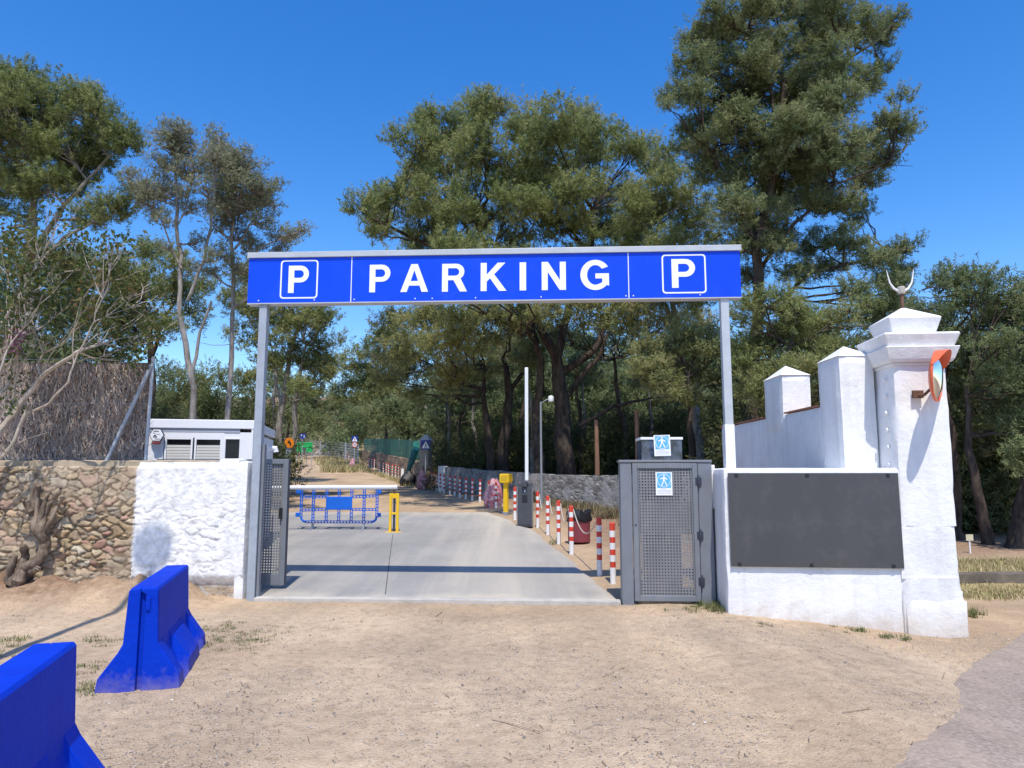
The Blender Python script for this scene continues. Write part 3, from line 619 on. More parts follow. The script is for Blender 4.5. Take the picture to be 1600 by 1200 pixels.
BC = G(1137, 958); BR = R(-5.5); uB = Vector((math.cos(BR), math.sin(BR), 0)); vB = Vector((-math.sin(BR), math.cos(BR), 0))
blk = empty('white_gate_pier', (BC.x, BC.y, 0), BR, 'whitewashed battlemented wall block at the right of the gate, around the grey notice board', 'wall')
def on_block(px, py, dy=0):
    o = Vector((BC.x, BC.y, 0)) + vB * dy; d = ray(px, py); k = o.dot(vB) / d.dot(vB); p = d * k; p.z += CAMZ; q = p - Vector((BC.x, BC.y, 0)); return q.dot(uB), p.z
BW = on_block(1408, 860)[0] + .22
bztop = on_block(1137, 734)[1] + .02
mb = rough_block(MB(), 0, BW, 0, 1.0, -.5, bztop, .07, .012, 3); mb.build('base_block', M['plaster'], blk, smooth=True)
xa, zb_ = on_block(1140, 884.5); xb, zt_ = on_block(1402, 739)
xb = on_block(1405, 800)[0]; xa = on_block(1138.5, 800)[0]
nb = empty('notice_board', Vector((BC.x, BC.y, 0)) - vB * .028, BR, 'blank dark grey notice board fixed to the white pier', 'board')
MB().box(xa, xb, -.012, .012, zb_, zt_).build('panel', M['board_grey'], nb, bevel=.002)
for zc_ in (zb_ + .022, zt_ - .03):
    for f in (.05, .47, .94):
        cx = xa + (xb - xa) * f; MB().box(cx - .02, cx + .02, -.019, .03, zc_ - .02, zc_ + .025).build('clip', M['black'], nb, bevel=.003)
# battlemented wall running back from the pillar
wx = 4.20; wy0 = 9.0
TT = Matrix.Translation(Vector((0, 0, 0))); inv = (Matrix.Translation(Vector((BC.x, BC.y, 0))) @ Matrix.Rotation(BR, 4, 'Z')).inverted()
wz0 = .9
wm = MB(); rough_block(wm, wx, wx + .40, wy0 + .05, 14.3, wz0 - 1.2, 2.57, .10, .012, 5, inv); wm.build('wall', M['plaster'], blk, smooth=True)
cm = MB(); cm.box(wx - .012, wx + .41, wy0 + .72, 10.92, 2.565, 2.588, inv); cm.box(wx - .012, wx + .41, 11.82, 14.32, 2.57, 2.592, inv); cm.build('coping', M['coping'], blk)
for (ya, yb, za, zt2, zap, sd) in ((wy0, wy0 + .66, wz0, 3.165, .17, 7), (10.95, 11.75, 2.3, 3.19, .19, 8)):
    m2 = MB(); rough_block(m2, wx - .015, wx + .45, ya, yb, za, zt2, .10, .010, sd, inv)
    cx_, cy_ = wx + .215, (ya + yb) / 2; e_ = .012
    m2.add([(wx - .015 - e_ + .012, ya, zt2 - .012), (wx + .45 + e_ - .012, ya, zt2 - .012), (wx + .45, yb, zt2 - .012), (wx - .015, yb, zt2 - .012), (cx_, cy_, zt2 + zap)], [(0, 1, 4), (1, 2, 4), (2, 3, 4), (3, 0, 4), (0, 3, 2, 1)], inv)
    m2.build('merlon', M['plaster'], blk)
# pillar
PR = R(-5); pY = 8.50
pil = empty('white_pillar', (4.95, pY + .33, -.25), PR, 'tall whitewashed pillar with a moulded cap at the road corner', 'pillar')
def ring(cx, hw, z, cy=0, hd=None): hd = hd or hw; return [(cx - hw, cy - hd, z), (cx + hw, cy - hd, z), (cx + hw, cy + hd, z), (cx - hw, cy + hd, z)]
zo = .25
sh = MB()
def wob(mb, cx0, cx1, hw0, hw1, z0, z1, seed, amp=.01):
    n = max(2, int((z1 - z0) / .08)); rings = []; k_ = 9
    for i in range(n + 1):
        t_ = i / n; cx = cx0 + (cx1 - cx0) * t_; hw = hw0 + (hw1 - hw0) * t_; z = z0 + (z1 - z0) * t_; rg = []
        for s_ in range(4):
            for j in range(k_):
                f = -1 + 2 * j / k_; c_ = {0: (f, -1), 1: (1, f), 2: (-f, 1), 3: (-1, -f)}[s_]
                off = amp * 2 * (float(fbm(f * 2 + s_ * 9 + seed, z * 3, seed, 3)) - .43)
                if j == 0: off -= .018
                rg.append((cx + c_[0] * (hw + off), c_[1] * (hw + off), z))
        rings.append(rg)
    return mb.loops(rings)
wob(sh, -.005, .02, .325, .312, 1.04 + zo, 2.99 + zo, 3, .012).build('shaft', M['plaster'], pil, smooth=True)
wob(MB(), -.03, -.035, .332, .328, .43 + zo, 1.05 + zo, 11, .02).build('plinth', M['plaster'], pil, smooth=True)
wob(MB(), -.03, -.03, .338, .345, -.35 + zo, .45 + zo, 13, .03).build('footing', M['plaster'], pil, smooth=True)
ft = MB(); rough_block(ft, -.345, .345, -.375, .36, -.35 + zo, .20 + zo, .07, .03, 17); rough_block(ft, .20, .325, -.345, .3, .2 + zo, .31 + zo, .05, .03, 19); ft.build('foot_stone', M['plaster'], pil, smooth=True)
c0 = .02
MB().loops([ring(c0, .335, 2.955 + zo), ring(c0, .335, 2.99 + zo)]).build('neck_moulding', M['plaster'], pil, bevel=.012)
MB().loops([ring(c0, .36, 2.975 + zo + .015), ring(c0, .385, 3.03 + zo), ring(c0, .43, 3.165 + zo), ring(c0, .43, 3.175 + zo)]).build('lower_cornice', M['plaster'], pil, bevel=.012)
MB().loops([ring(c0, .38, 3.172 + zo), ring(c0, .39, 3.19 + zo), ring(c0, .438, 3.32 + zo), ring(c0, .43, 3.345 + zo)]).build('upper_cornice', M['plaster'], pil, bevel=.012)
MB().loops([ring(c0 - .01, .25, 3.34 + zo), ring(c0 - .01, .31, 3.545 + zo), ring(c0 - .01, .31, 3.56 + zo), ring(c0 - .01, .03, 3.73 + zo)]).build('cap_stone', M['concrete_cap'] if 0 else M['plaster'], pil, bevel=.01)
FT = Matrix.Translation((c0 - .01, 0, 3.72 + zo))
fin = MB().lathe([(.022, -.05), (.022, .21), (.028, .22)], 10, T=FT).build('finial', M['rust'], pil)
MB().lathe([(.036, .2), (.043, .21), (.046, .28), (.04, .295)], 12, T=FT).build('knob', M['concrete_cap'], fin)
for sgn_ in (-1, 1):
    MB().tube([(sgn_ * .03, 0, .235), (sgn_ * .09, 0, .275), (sgn_ * .135, 0, .35), (sgn_ * .155, 0, .45), (sgn_ * .165, 0, .52)], [.016, .015, .011, .007, .003], 8, T=FT).build('horn', M['white_band'], fin, smooth=True)
st = MB()
for k in range(7):
    st.lathe([(.0, 0), (.03, .005), (.026, .02), (0, .026)], 10, T=Matrix.Translation((-.32, -.12, 1.55 + zo + k * .21)) @ Matrix.Rotation(R(-90), 4, 'Y'))
st.build('stud', M['plaster'], pil)
# traffic mirror on the pillar
mc = at(1463, 588, 8.18); tm = empty('traffic_mirror', mc, 0, 'round convex traffic mirror with orange rim bracketed to the white pillar', 'mirror')
axis_m = Vector((.75, -.655, -.08)).normalized(); Q = axis_m.to_track_quat('Z', 'Y').to_matrix().to_4x4(); r_ = .29
g = MB(); prof = [(.0, .055)] + [(r_ * .95 * math.sin(R(a)) / math.sin(R(60)), .055 - .05 * (1 - math.cos(R(a))) / (1 - math.cos(R(60)))) for a in range(6, 61, 6)] + [(r_ * .95, -.01), (0, -.012)]
g.lathe(prof, 40, T=Q).build('mirror_glass', M['mirror'], tm, smooth=True)
MB().lathe([(0, -.05), (.2, -.045), (r_ * .99, -.012), (r_ * 1.03, .0), (r_ * 1.03, .018), (r_ * .955, .02), (r_ * .95, -.005), (0, -.02)], 40, T=Q).build('rim', M['orange'], tm, smooth=False)
hood = MB(); rings = []
for k in range(17):
    a = R(20 + 140 * k / 16); ca, sa = math.cos(a), math.sin(a); w_ = .13 * math.sin(math.pi * k / 16) ** .6 + .01
    rings.append([(r_ * 1.035 * ca, r_ * 1.035 * sa, .0), (r_ * 1.05 * ca, r_ * 1.05 * sa, .0), (r_ * 1.07 * ca, r_ * 1.07 * sa, w_), (r_ * 1.055 * ca, r_ * 1.055 * sa, w_)])
# orient hood to the top of the disc
upv = (Vector((0, 0, 1)) - axis_m * axis_m.z).normalized(); xv = upv.cross(axis_m).normalized(); Qh = Matrix(((xv.x, upv.x, axis_m.x, 0), (xv.y, upv.y, axis_m.y, 0), (xv.z, upv.z, axis_m.z, 0), (0, 0, 0, 1)))
hood.loops(rings, T=Qh).build('hood', M['orange'], tm, smooth=True)
wp = at(1433, 614, 8.47) - mc
br = MB(); br.tube([wp + Vector((.0, .0, -.03)), wp + Vector((.05, -.06, -.03)), wp + Vector((.10, -.12, .04)), wp + Vector((.115, -.14, .15)), -axis_m * .04], .018, 8)
br.box(wp.x - .05, wp.x + .07, wp.y - .015, wp.y + .03, wp.z - .06, wp.z + .03); br.build('bracket', M['rust'], tm)

# ------------------------------------------------------------------ left stone wall, whitewashed beside the gate
def stone_wall_mesh(name, x0, x1, white, parent, zt, yf, seed):
    r = np.random.default_rng(seed); st_ = .014
    xs = np.linspace(x0, x1 + (0 if white else .01), int((x1 - x0) / st_)); zs = np.arange(-.15, zt, st_); Xw, Zw = np.meshgrid(xs, zs)
    # stones: jittered cells, flatter than tall
    r = np.random.default_rng(7); cw, ch = .145, .068; P_ = []; gx0_, gx1_ = -9.5, XE
    for j in range(int((zt + .5) / ch)):
        for i in range(int((gx1_ - gx0_ + .8) / cw)):
            if r.random() < .30: continue
            P_.append((gx0_ - .4 + (i + .5 * (j % 2) + r.uniform(-.42, .42)) * cw, -.3 + (j + r.uniform(-.4, .4)) * ch, r.uniform(.5, 1.75)))
    P_ = np.array(P_)
    wxn = Xw + .13 * (fbm(Xw * 9, Zw * 9, 3) - .45); wzn = Zw + .09 * (fbm(Xw * 9 + 9, Zw * 9, 4) - .45)
    P_ = P_[(P_[:, 0] > x0 - .4) & (P_[:, 0] < x1 + .4)] if False else P_
    d1 = np.full(Xw.shape, 9.); d2 = d1.copy(); id1 = np.zeros(Xw.shape, int)
    for q, (a, b, s_) in enumerate(P_):
        d = (np.abs((wxn - a) / 1.0) ** 2.4 + np.abs((wzn - b) * 1.9) ** 2.4) ** (1 / 2.4) / s_
        m = d < d1; d2 = np.where(m, d1, np.minimum(d2, d)); id1 = np.where(m, q, id1); d1 = np.where(m, d, d1)
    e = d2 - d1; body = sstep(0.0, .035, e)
    hgt = r.uniform(.3, 1, len(P_))[id1]; slx = r.uniform(-1, 1, len(P_))[id1]; slz = r.uniform(-1, 1, len(P_))[id1]
    px_ = P_[:, 0][id1]; pz_ = P_[:, 1][id1]
    wb = sstep(XS - .12, XS + .12, Xw); fill = sstep(.36 - .10 * wb, .58 - .08 * wb, fbm(Xw * 1.7, Zw * 1.9, 50))               # mortar smeared over
    fill = np.maximum(fill, .75 * sstep(.9, 1.35, Zw) * sstep(-7.6, -6.4, Xw) * (1 - .4 * wb))
    amp = .042 - .027 * wb
    rel = body * (.35 + .65 * hgt) + .25 * (slx * (Xw - px_) / .1 + slz * (Zw - pz_) / .06) * body
    rel = rel * (1 - .72 * fill) + fill * .55 + .42 * (fbm(Xw * 11, Zw * 17, 8, 5) - .45)
    rel -= .5 * sstep(.62, .70, fbm(Xw * 3.1, Zw * 5, 77)) * (1 - fill) * (1 - wb)
    rel += .5 * (fbm(Xw * .8, Zw * .8, 91) - .45)
    Yw = yf(Xw) - amp * rel + .05 * sstep(zw - .07, zw - .02, Zw)
    if white: Yw = Yw + .07 * sstep(.32, .16, Zw) * sstep(.3, .6, fbm(Xw * 2, Zw * 2, 12))
    pal = np.array([(.50, .38, .23), (.44, .32, .19), (.52, .42, .28), (.40, .30, .2), (.47, .31, .19), (.42, .25, .185), (.48, .42, .32), (.36, .28, .21)])
    c = pal[r.integers(0, len(pal), len(P_))][id1] * r.uniform(.62, 1.2, len(P_))[id1][..., None]
    mort = np.array((.45, .37, .27)) * (1 + .25 * (fbm(Xw * 9, Zw * 9, 33) - .45))[..., None]
    c = c * (1 - .75 * fill[..., None]) + mort * .75 * fill[..., None]
    jt = (1 - body)[..., None]; c = c * (1 - jt) + np.array((.19, .14, .09)) * jt       # joints blended to a darker brown
    if white:
        w = np.array((.80, .80, .79)) * np.ones_like(c); low = sstep(.26, .14, Zw + .12 * (fbm(Xw * 5, Zw * 5, 6) - .4))
        chip = sstep(.66, .72, fbm(Xw * 7, Zw * 9, 40)) * .8; f = np.clip(np.maximum(low, chip * sstep(.6, .2, Zw)), 0, 1)[..., None]; c = w * (1 - f) + c * f
    else:
        ed = sstep(x1 - .02, x1 + .02, Xw + .08 * (fbm(Xw * 4, Zw * 5, 61) - .45))[..., None]; c = c * (1 - ed) + .78 * ed
    n_, m_ = Xw.shape; ii = np.arange(n_ * m_).reshape(n_, m_)
    q = np.stack([ii[:-1, :-1], ii[:-1, 1:], ii[1:, 1:], ii[1:, :-1]], -1).reshape(-1, 4)
    V_ = np.stack([Xw, Yw, Zw], -1).reshape(-1, 3)
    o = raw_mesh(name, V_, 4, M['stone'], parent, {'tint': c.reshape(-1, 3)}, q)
    return o
WY = lambda x: 9.73 - .03 * (x + 3.5)
zw = at(100, 723, 9.95).z
swl = empty('stone_wall', (0, 0, 0), 0, 'rubble stone wall left of the gate, bare ochre stone with its gate end whitewashed', 'wall')
XS = at(209, 820, 9.75).x; XE = at(383, 820, 9.73).x
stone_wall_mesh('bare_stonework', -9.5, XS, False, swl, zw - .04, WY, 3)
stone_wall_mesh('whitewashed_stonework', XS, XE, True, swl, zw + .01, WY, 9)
core = MB(); core.add([(-9.5, WY(-9.5) + .06, -.3), (XE - .06, WY(XE) + .06, -.3), (XE - .06, WY(XE) + .36, -.3), (-9.5, WY(-9.5) + .36, -.3), (-9.5, WY(-9.5) + .06, zw - .05), (XE - .06, WY(XE) + .06, zw - .05), (XE - .06, WY(XE) + .36, zw - .05), (-9.5, WY(-9.5) + .36, zw - .05)],
    [(0, 3, 2, 1), (4, 5, 6, 7), (0, 1, 5, 4), (1, 2, 6, 5), (2, 3, 7, 6), (3, 0, 4, 7)]); core.build('wall_core', M['concrete_cap'], swl)
cp = MB(); rough_block(cp, -9.5, XE - .25, 9.86, 10.20, zw - .06, zw + .035, .07, .022, 23); cp.build('coping', paint('ochre_cap', (.44, .35, .24), .95, .25, 4, bump=.6), swl)
we = MB(); rough_block(we, XE - .13, XE + .02, WY(XE) - .012, WY(XE) + .38, -.2, zw + .02, .07, .02, 29); rough_block(we, XE - .42, XE - .12, WY(XE) + .0, WY(XE) + .37, zw - .1, zw + .055, .06, .03, 31)
we.build('white_end', M['plaster'], swl, smooth=True)

# ------------------------------------------------------------------ brush screen above the wall
FY = 10.30
fa = at(-120, 718, FY); fb = at(231, 718, FY); ft_ = at(150, 563, FY).z
bf = empty('brush_fence', (fb.x, FY, zw), 0, 'grey brown heather brush screen standing on the stone wall, braced by a steel pole', 'fence')
Lf = fb.x - fa.x; Hf = ft_ - zw
MB().box(-Lf - .8, -.08, .04, .10, 0, Hf - .03).build('screen_core', paint('brush_core', (.15, .115, .095), .95, .3, 20), bf)
n = 15000; xx = rng.uniform(-Lf - .8, -.05, n); zz = rng.uniform(-.1, Hf - .05, n)
ln = rng.uniform(.06, .22, n); ang = rng.normal(0, .6, n); wd = rng.uniform(.004, .009, n); yy = rng.uniform(-.035, .05, n)
keep = zz + ln < Hf + .015; xx, zz, ln, ang, wd, yy = [a[keep] for a in (xx, zz, ln, ang, wd, yy)]; n = len(xx)
tip = np.stack([xx + np.sin(ang) * ln, yy + rng.normal(0, .02, n), zz + np.cos(ang) * ln], -1)
V_ = np.stack([np.stack([xx - wd, yy, zz], -1), np.stack([xx + wd, yy + .004, zz], -1), tip], 1).reshape(-1, 3)
tone = rng.uniform(.55, 1.25, n) * (.8 + .5 * fbm(xx * 3, zz * 2, 4)); cc = np.array((.40, .335, .29)) * tone[:, None]; red = rng.random(n) < .06; cc[red] = (.34, .19, .12)
raw_mesh('brushwood', V_, 3, M['twigs'], bf, {'tint': np.repeat(cc, 3, 0)})
po = at(231.5, 570, FY - .06); pb_ = at(226, 730, FY - .06)
MB().tube([(0.0, -.07, -.2), (.02, -.07, Hf + .04)], .024, 10).build('post', M['zinc_light'], bf, smooth=True)
q0 = at(161, 721, FY - .16); q1 = at(235, 570, FY - .14)
MB().tube([(q0.x - fb.x, -.16, q0.z - zw - .12), (q1.x - fb.x, -.11, q1.z - zw)], .027, 10).build('brace', M['zinc'], bf, smooth=True)
wr = MB()
for z in (.06, .85, 1.5): wr.tube([(-Lf - .8, -.055, z), (-.02, -.055, z + .01)], .0025, 4)
wr.build('tie_wire', M['zinc'], bf)

# ------------------------------------------------------------------ white cabin
cr = at(394, 700, 13.0); cz0 = float(gz(cr.x, 13.5)) - .02
ck = empty('white_cabin', (cr.x, 13.0, cz0), R(12), 'white prefabricated site cabin with shuttered windows behind the stone wall', 'cabin')
ch = at(394, 657, 13.0).z - cz0; CWd = 3.6
wxa, wxb = -1.50, -.50; wz0_, wz1_ = 1.15, at(300, 684, 12.8).z - cz0
dxa, dxb = -.485, -.20
wl_ = MB()
wl_.box(-CWd, wxa, 0, .06, 0, ch - .22); wl_.box(wxa, dxb, 0, .06, 0, wz0_); wl_.box(wxa, dxb, 0, .06, wz1_, ch - .22); wl_.box(dxb, 0, 0, .06, 0, ch - .22)
wl_.box(-CWd, -CWd + .06, .06, 3.2, 0, ch - .22); wl_.box(-.06, 0, .06, .9, 0, ch - .22); wl_.box(-.06, 0, .9, 1.7, 0, 1.1); wl_.box(-.06, 0, .9, 1.7, 2.0, ch - .22); wl_.box(-.06, 0, 1.7, 3.2, 0, ch - .22); wl_.box(-CWd + .06, -.06, 3.14, 3.2, 0, ch - .22)
wl_.box(-CWd + .06, -.06, 1.6, 1.64, .01, ch - .3)
wl_.build('wall', M['cab_white'], ck)
rf = MB().box(-CWd - .03, .03, -.035, 3.23, ch - .16, ch).build('roof', M['cab_white'], ck, bevel=.01)
MB().box(-CWd, -.22, -.012, .0, ch - .225, ch - .162).build('gutter', M['cab_grey'], rf)
MB().box(-.02, .012, -.03, 0, .0, ch - .165).build('corner_trim', M['cab_white'], ck)
ww = (wxb - wxa - .07) / 2
for k, xa_ in enumerate((wxa + .02, wxa + .02 + ww + .03)):
    f = MB(); f.ringplate([(xa_, wz0_), (xa_ + ww, wz0_), (xa_ + ww, wz1_), (xa_, wz1_)], [(xa_ + .03, wz0_ + .03), (xa_ + ww - .03, wz0_ + .03), (xa_ + ww - .03, wz1_ - .03), (xa_ + .03, wz1_ - .03)], -.01, .05)
    fo_ = f.build('window', M['cab_white'], ck); MB().box(xa_ + .03, xa_ + ww - .03, .03, .04, wz0_ + .03, wz1_ - .03).build('pane', M['dark_room'], fo_)
    sh_ = MB(); z = wz1_ - .13
    while z > wz1_ - .52: sh_.box(xa_ + .035, xa_ + ww - .035, .016, .026, z - .045, z - .002); z -= .05
    sh_.build('shutter', M['shutter'], fo_)
sl_ = MB().ringplate([(wxa - .07, wz0_ - .08), (wxb + .015, wz0_ - .08), (wxb + .015, wz1_ + .09), (wxa - .07, wz1_ + .09)], [(wxa, wz0_), (wxb - .025, wz0_), (wxb - .025, wz1_ + .0), (wxa, wz1_ + .0)], -.008, -.0005)
sl_.build('window_surround', M['cab_white'], ck, bevel=.003)
dd_ = MB().ringplate([(dxa, wz0_), (dxb, wz0_), (dxb, wz1_), (dxa, wz1_)], [(dxa + .025, wz0_ + .02), (dxb - .02, wz0_ + .02), (dxb - .02, wz1_ - .02), (dxa + .025, wz1_ - .02)], -.009, .05).build('window', M['cab_white'], ck)
MB().box(dxa + .025, dxb - .02, .03, .04, wz0_ + .02, wz1_ - .02).build('pane', M['dark_room'], dd_)
sw = MB().box(-.045, -.035, .9, 1.7, 1.1, 2.0).build('side_pane', M['dark_room'], ck)
MB().tube([(.0, 2.6, ch - .42), (.12, 2.6, ch - .42), (.13, 2.6, ch - .5)], .06, 10).build('lamp', M['cab_white'], ck)
hx = at(247, 680, 12.60); ah = empty('alarm_box', (hx.x, hx.y - .05, hx.z), R(12), 'hexagonal white alarm box with red base on the cabin wall', 'alarm')
hexa = lambda r, s=1: [(r * math.cos(R(60 * k)), s * r * math.sin(R(60 * k))) for k in range(6)]
MB().prism(hexa(.125), -.0, .06).build('case', M['dark_steel'], ah, bevel=.008); MB().prism(hexa(.112), -.006, -.0005).build('face', M['paper'], ah)
MB().prism([(-.075, -.115), (.075, -.115), (.055, -.16), (-.055, -.16)], -.008, .055).build('red_lamp', M['bin_red'], ah, bevel=.006)
ik = MB()
for (x0, x1, z0, z1) in ((-.05, .03, .06, .075), (-.06, -.02, .03, .04), (.0, .05, .01, .018), (-.055, -.03, -.045, -.02), (-.02, .005, -.05, -.02), (-.04, -.01, -.02, .005), (-.03, .06, -.075, -.065)): ik.box(x0, x1, -.0075, -.0055, z0, z1)
ik.build('printed_marks', M['black'], ah)

# ------------------------------------------------------------------ blue concrete barriers
def jersey(name, label, end, L, dirv, Hh=.775):
    rz = math.atan2(dirv[1], dirv[0]) - math.pi / 2
    e = empty(name, end, rz, label, 'barrier', 'blue concrete barriers at the left of the entrance')
    hs_ = [(.30, 0), (.285, .115), (.155, .30), (.125, .36), (.105, Hh - .02), (.09, Hh)]
    half = hs_; prof = [(x, z) for x, z in half] + [(-x, z) for x, z in reversed(half)]
    gro = [(-.018, 0), (-.018, Hh - .08), (.018, Hh - .08), (.018, 0)]
    m = MB()
    # body with the end groove, pockets in the long skirts
    ys = [0, .05, .16, .17, .40, .41, L / 2 - .17, L / 2 - .16, L / 2 + .16, L / 2 + .17, L - .41, L - .40, L - .17, L - .16, L - .05, L]
    pocket = lambda y: (.17 - 1e-6 <= y <= .40 + 1e-6) or (L - .40 - 1e-6 <= y <= L - .17 + 1e-6)
    rings = []
    for y in ys:
        dy = 0; pr_ = []
        inset = .0
        for x, z in prof:
            s_ = 1 if x > 0 else -1
            if pocket(y) and .1 < z < .34: x = s_ * (abs(x) - (.075 if z < .2 else .02)); 
            pr_.append((x, y, z))
        rings.append(pr_)
    m.loops(rings)
    o = m.build('body', M['barrier_blue'], e, bevel=.014, seg=3)
    for y0, y1 in ((-.035, -.001), (L + .001, L + .035)):
        lft = [(-.018, 0), (-.298, 0), (-.283, .115), (-.153, .30), (-.123, .36), (-.103, Hh - .022), (-.09, Hh - .003), (-.018, Hh - .003)]
        rgt = [(.020, 0), (.298, 0), (.283, .115), (.153, .30), (.123, .36), (.103, Hh - .022), (.09, Hh - .003), (-.017, Hh - .003), (-.017, Hh - .03), (.020, Hh - .05)]
        MB().prism(lft, y0, y1).build('end_half', M['barrier_blue'], e, bevel=.008); MB().prism(rgt, y0, y1).build('end_half', M['barrier_blue'], e, bevel=.008)
    MB().box(.024, .056, -.047, -.036, Hh - .17, Hh - .07).build('coupling_plate', M['barrier_blue'], e, bevel=.004)
    for s in (-1, 1):
        f = MB(); f.prism([(s * .125, .345), (s * .165, .30), (s * .29, .125), (s * .295, .02), (s * .24, .02), (s * .12, .25)], .45, L - .45)
        f.build('foot_panel', M['barrier_blue'], e, bevel=.012)
    return e
B2n = G(216, 1079); B2f = G(270, 1000)
dv = Vector((-.285, 1, 0)).normalized()
jersey('concrete_barrier', 'blue painted concrete barrier in full view, standing nearest the stone wall', (B2n.x, B2n.y, float(gz(B2n.x, B2n.y)) - .005), 1.42, dv)
far = at(84, 992, 3.86); Lb = 1.42
st1 = Vector((far.x, far.y, 0)) - dv * Lb
jersey('concrete_barrier', 'blue painted concrete barrier cut off by the lower left corner, nearest the viewer', (st1.x, st1.y, -.005), Lb, dv)

# ------------------------------------------------------------------ bollards, rope, bin, barrier machines
ORD = ['first', 'second', 'third', 'fourth', 'fifth', 'sixth', 'seventh', 'eighth', 'ninth', 'tenth', 'eleventh', 'twelfth', 'thirteenth', 'fourteenth', 'fifteenth', 'sixteenth', 'seventeenth']
def bollard(loc, label, group):
    e = empty('striped_bollard', loc, random.uniform(-.1, .1), label, 'bollard', group)
    m = MB(); z = -.06; hts = [.27, .085, .095, .085, .095, .085, .095, .10]
    for k, h in enumerate(hts):
        m.cur = k % 2; m.lathe([(.043, z), (.043, z + h)], 12); z += h
    m.cur = 1; m.lathe([(.0435, z - .0005), (.036, z + .018), (.0, z + .022)], 12)
    m.build('post', [M['white_band'], M['red']], e); return e
near_px = [(958, 909), (937, 896), (893, 863), (873, 847), (856, 833), (840, 822)]
near_lb = ['red and white bollard closest to the pedestrian gate post', 'red and white bollard holding the near end of the rope, second from the pedestrian gate',
           'red and white bollard directly left of the dark red bin', 'red and white bollard, next one beyond the bin towards the barrier machine', 'red and white bollard, second one before the barrier machine', 'red and white bollard standing just right of the barrier machine']
GRP = 'red and white bollards along the right edge of the drive'
NB = []
for (px, py), lb in zip(near_px, near_lb):
    p = G(px, py)
    if not NB: b0 = bollard(p, lb, GRP); NB.append(b0)
    else: NB.append(dup(b0, p, random.uniform(-.1, .1), lb))
far_b = [(804.5, 20.3), (775, 24.6), (764, 25.8), (750, 27.4), (738, 28.2), (728, 29), (718.5, 30), (710.6, 31), (703, 32), (694, 33.2), (688, 34.4), (682, 35.6), (675, 37), (669, 38.3)]
for k, (px, Yy) in enumerate(far_b):
    a = (px - 800) / FPX; x = a * Yy * 1.0
    for _ in range(3): x = a * (Yy * math.cos(PITCH) + (float(gz(x, Yy)) + .4 - CAMZ) * math.sin(PITCH))
    dup(b0, (x, Yy, float(gz(x, Yy))), random.uniform(-.1, .1), 'shaded red and white bollard, %s beyond the barrier machine along the grey wall' % ORD[k])
far_c = [(623, 47.5), (618, 48.6), (613, 49.8), (607, 51), (603.5, 52.2), (599, 53.5), (593, 55), (585, 58), (581, 59.5), (577, 61), (545, 64), (541, 66), (537, 68)]
for k, (px, Yy) in enumerate(far_c):
    a = (px - 800) / FPX; x = a * Yy
    for _ in range(3): x = a * (Yy * math.cos(PITCH) + (float(gz(x, Yy)) + .4 - CAMZ) * math.sin(PITCH))
    dup(b0, (x, Yy, float(gz(x, Yy))), random.uniform(-.1, .1), 'far sunlit red and white bollard, %s uphill from the black bag below the green netting' % ORD[k])
rp = MB()
for a, b_ in zip(NB[1:5], NB[2:6]):
    A = a.location + Vector((-.045, 0, .80)); B_ = b_.location + Vector((.045, 0, .80)); pts = []
    for k in range(13):
        t_ = k / 12; q = A.lerp(B_, t_); q.z -= 4 * .30 * t_ * (1 - t_); pts.append(q)
    rp.tube(pts, .009, 6)
ro = rp.build('rope', M['rope'], smooth=True); tag(ro, 'pale rope sagging between the near red and white bollards', 'rope')
bp = G(905, 847); bn = empty('litter_bin', bp, 0, 'dark red litter bin with a black bag folded over its rim', 'bin')
MB().lathe([(.20, 0), (.235, .02), (.235, .56), (.22, .565)], 24).build('drum', M['bin_red'], bn, smooth=False)
bagm = MB(); rings = []
for (r0, z) in ((.243, .44), (.262, .48), (.258, .56), (.25, .64), (.20, .665), (.15, .60), (.02, .52)):
    rings.append([((r0 + (.018 * math.sin(5 * a_ + z * 20) + .012 * math.sin(11 * a_ - z * 31)) * (r0 > .1)) * math.cos(a_), (r0 + (.018 * math.sin(5 * a_ + z * 20) + .012 * math.sin(11 * a_)) * (r0 > .1)) * math.sin(a_), z + .02 * math.sin(3 * a_ + 1) + .012 * math.sin(7 * a_)) for a_ in [2 * math.pi * k / 32 for k in range(32)]])
bagm.loops(rings); bagm.build('bag', M['bag_black'], bn, smooth=True)
# barrier machine with its arm raised
cpx = G(820, 823); cb = empty('barrier_machine', cpx, R(-4), 'dark grey barrier machine at the edge of the concrete with its white arm raised', 'barrier')
CH = 1.10; rr_ = [(-.2, 0), (.2, 0), (.2, CH - .06)] + arc(.14, CH - .06, .06, 0, 90, 5) + arc(-.14, CH - .06, .06, 90, 180, 5)
MB().prism(rr_, 0, .34).build('cabinet', M['cabinet'], cb, bevel=.01)
MB().box(-.17, .17, -.012, .0, .05, CH - .12).build('front_panel', M['cabinet'], cb, bevel=.006)
for s in (-.19, .19): MB().box(s - .007, s + .007, -.004, .001, .03, CH - .08).build('edge_strip', M['cabinet_side'], cb)
MB().box(-.065, .065, -.03, -.0125, CH - .48, CH - .30).build('recess_box', M['black'], cb, bevel=.006)
MB().box(-.012, .018, -.016, -.0125, CH - .24, CH - .18).build('emblem', M['cab_white'], cb)
MB().box(-.06, .06, -.10, -.001, CH - .10, CH + .05).build('arm_hub', M['cabinet'], cb, bevel=.01)
at_ = at(823, 574, 18.2).z - cpx.z
MB().box(.01, .10, -.09, -.03, CH + .051, at_).build('arm', M['arm_white'], cb, bevel=.02)
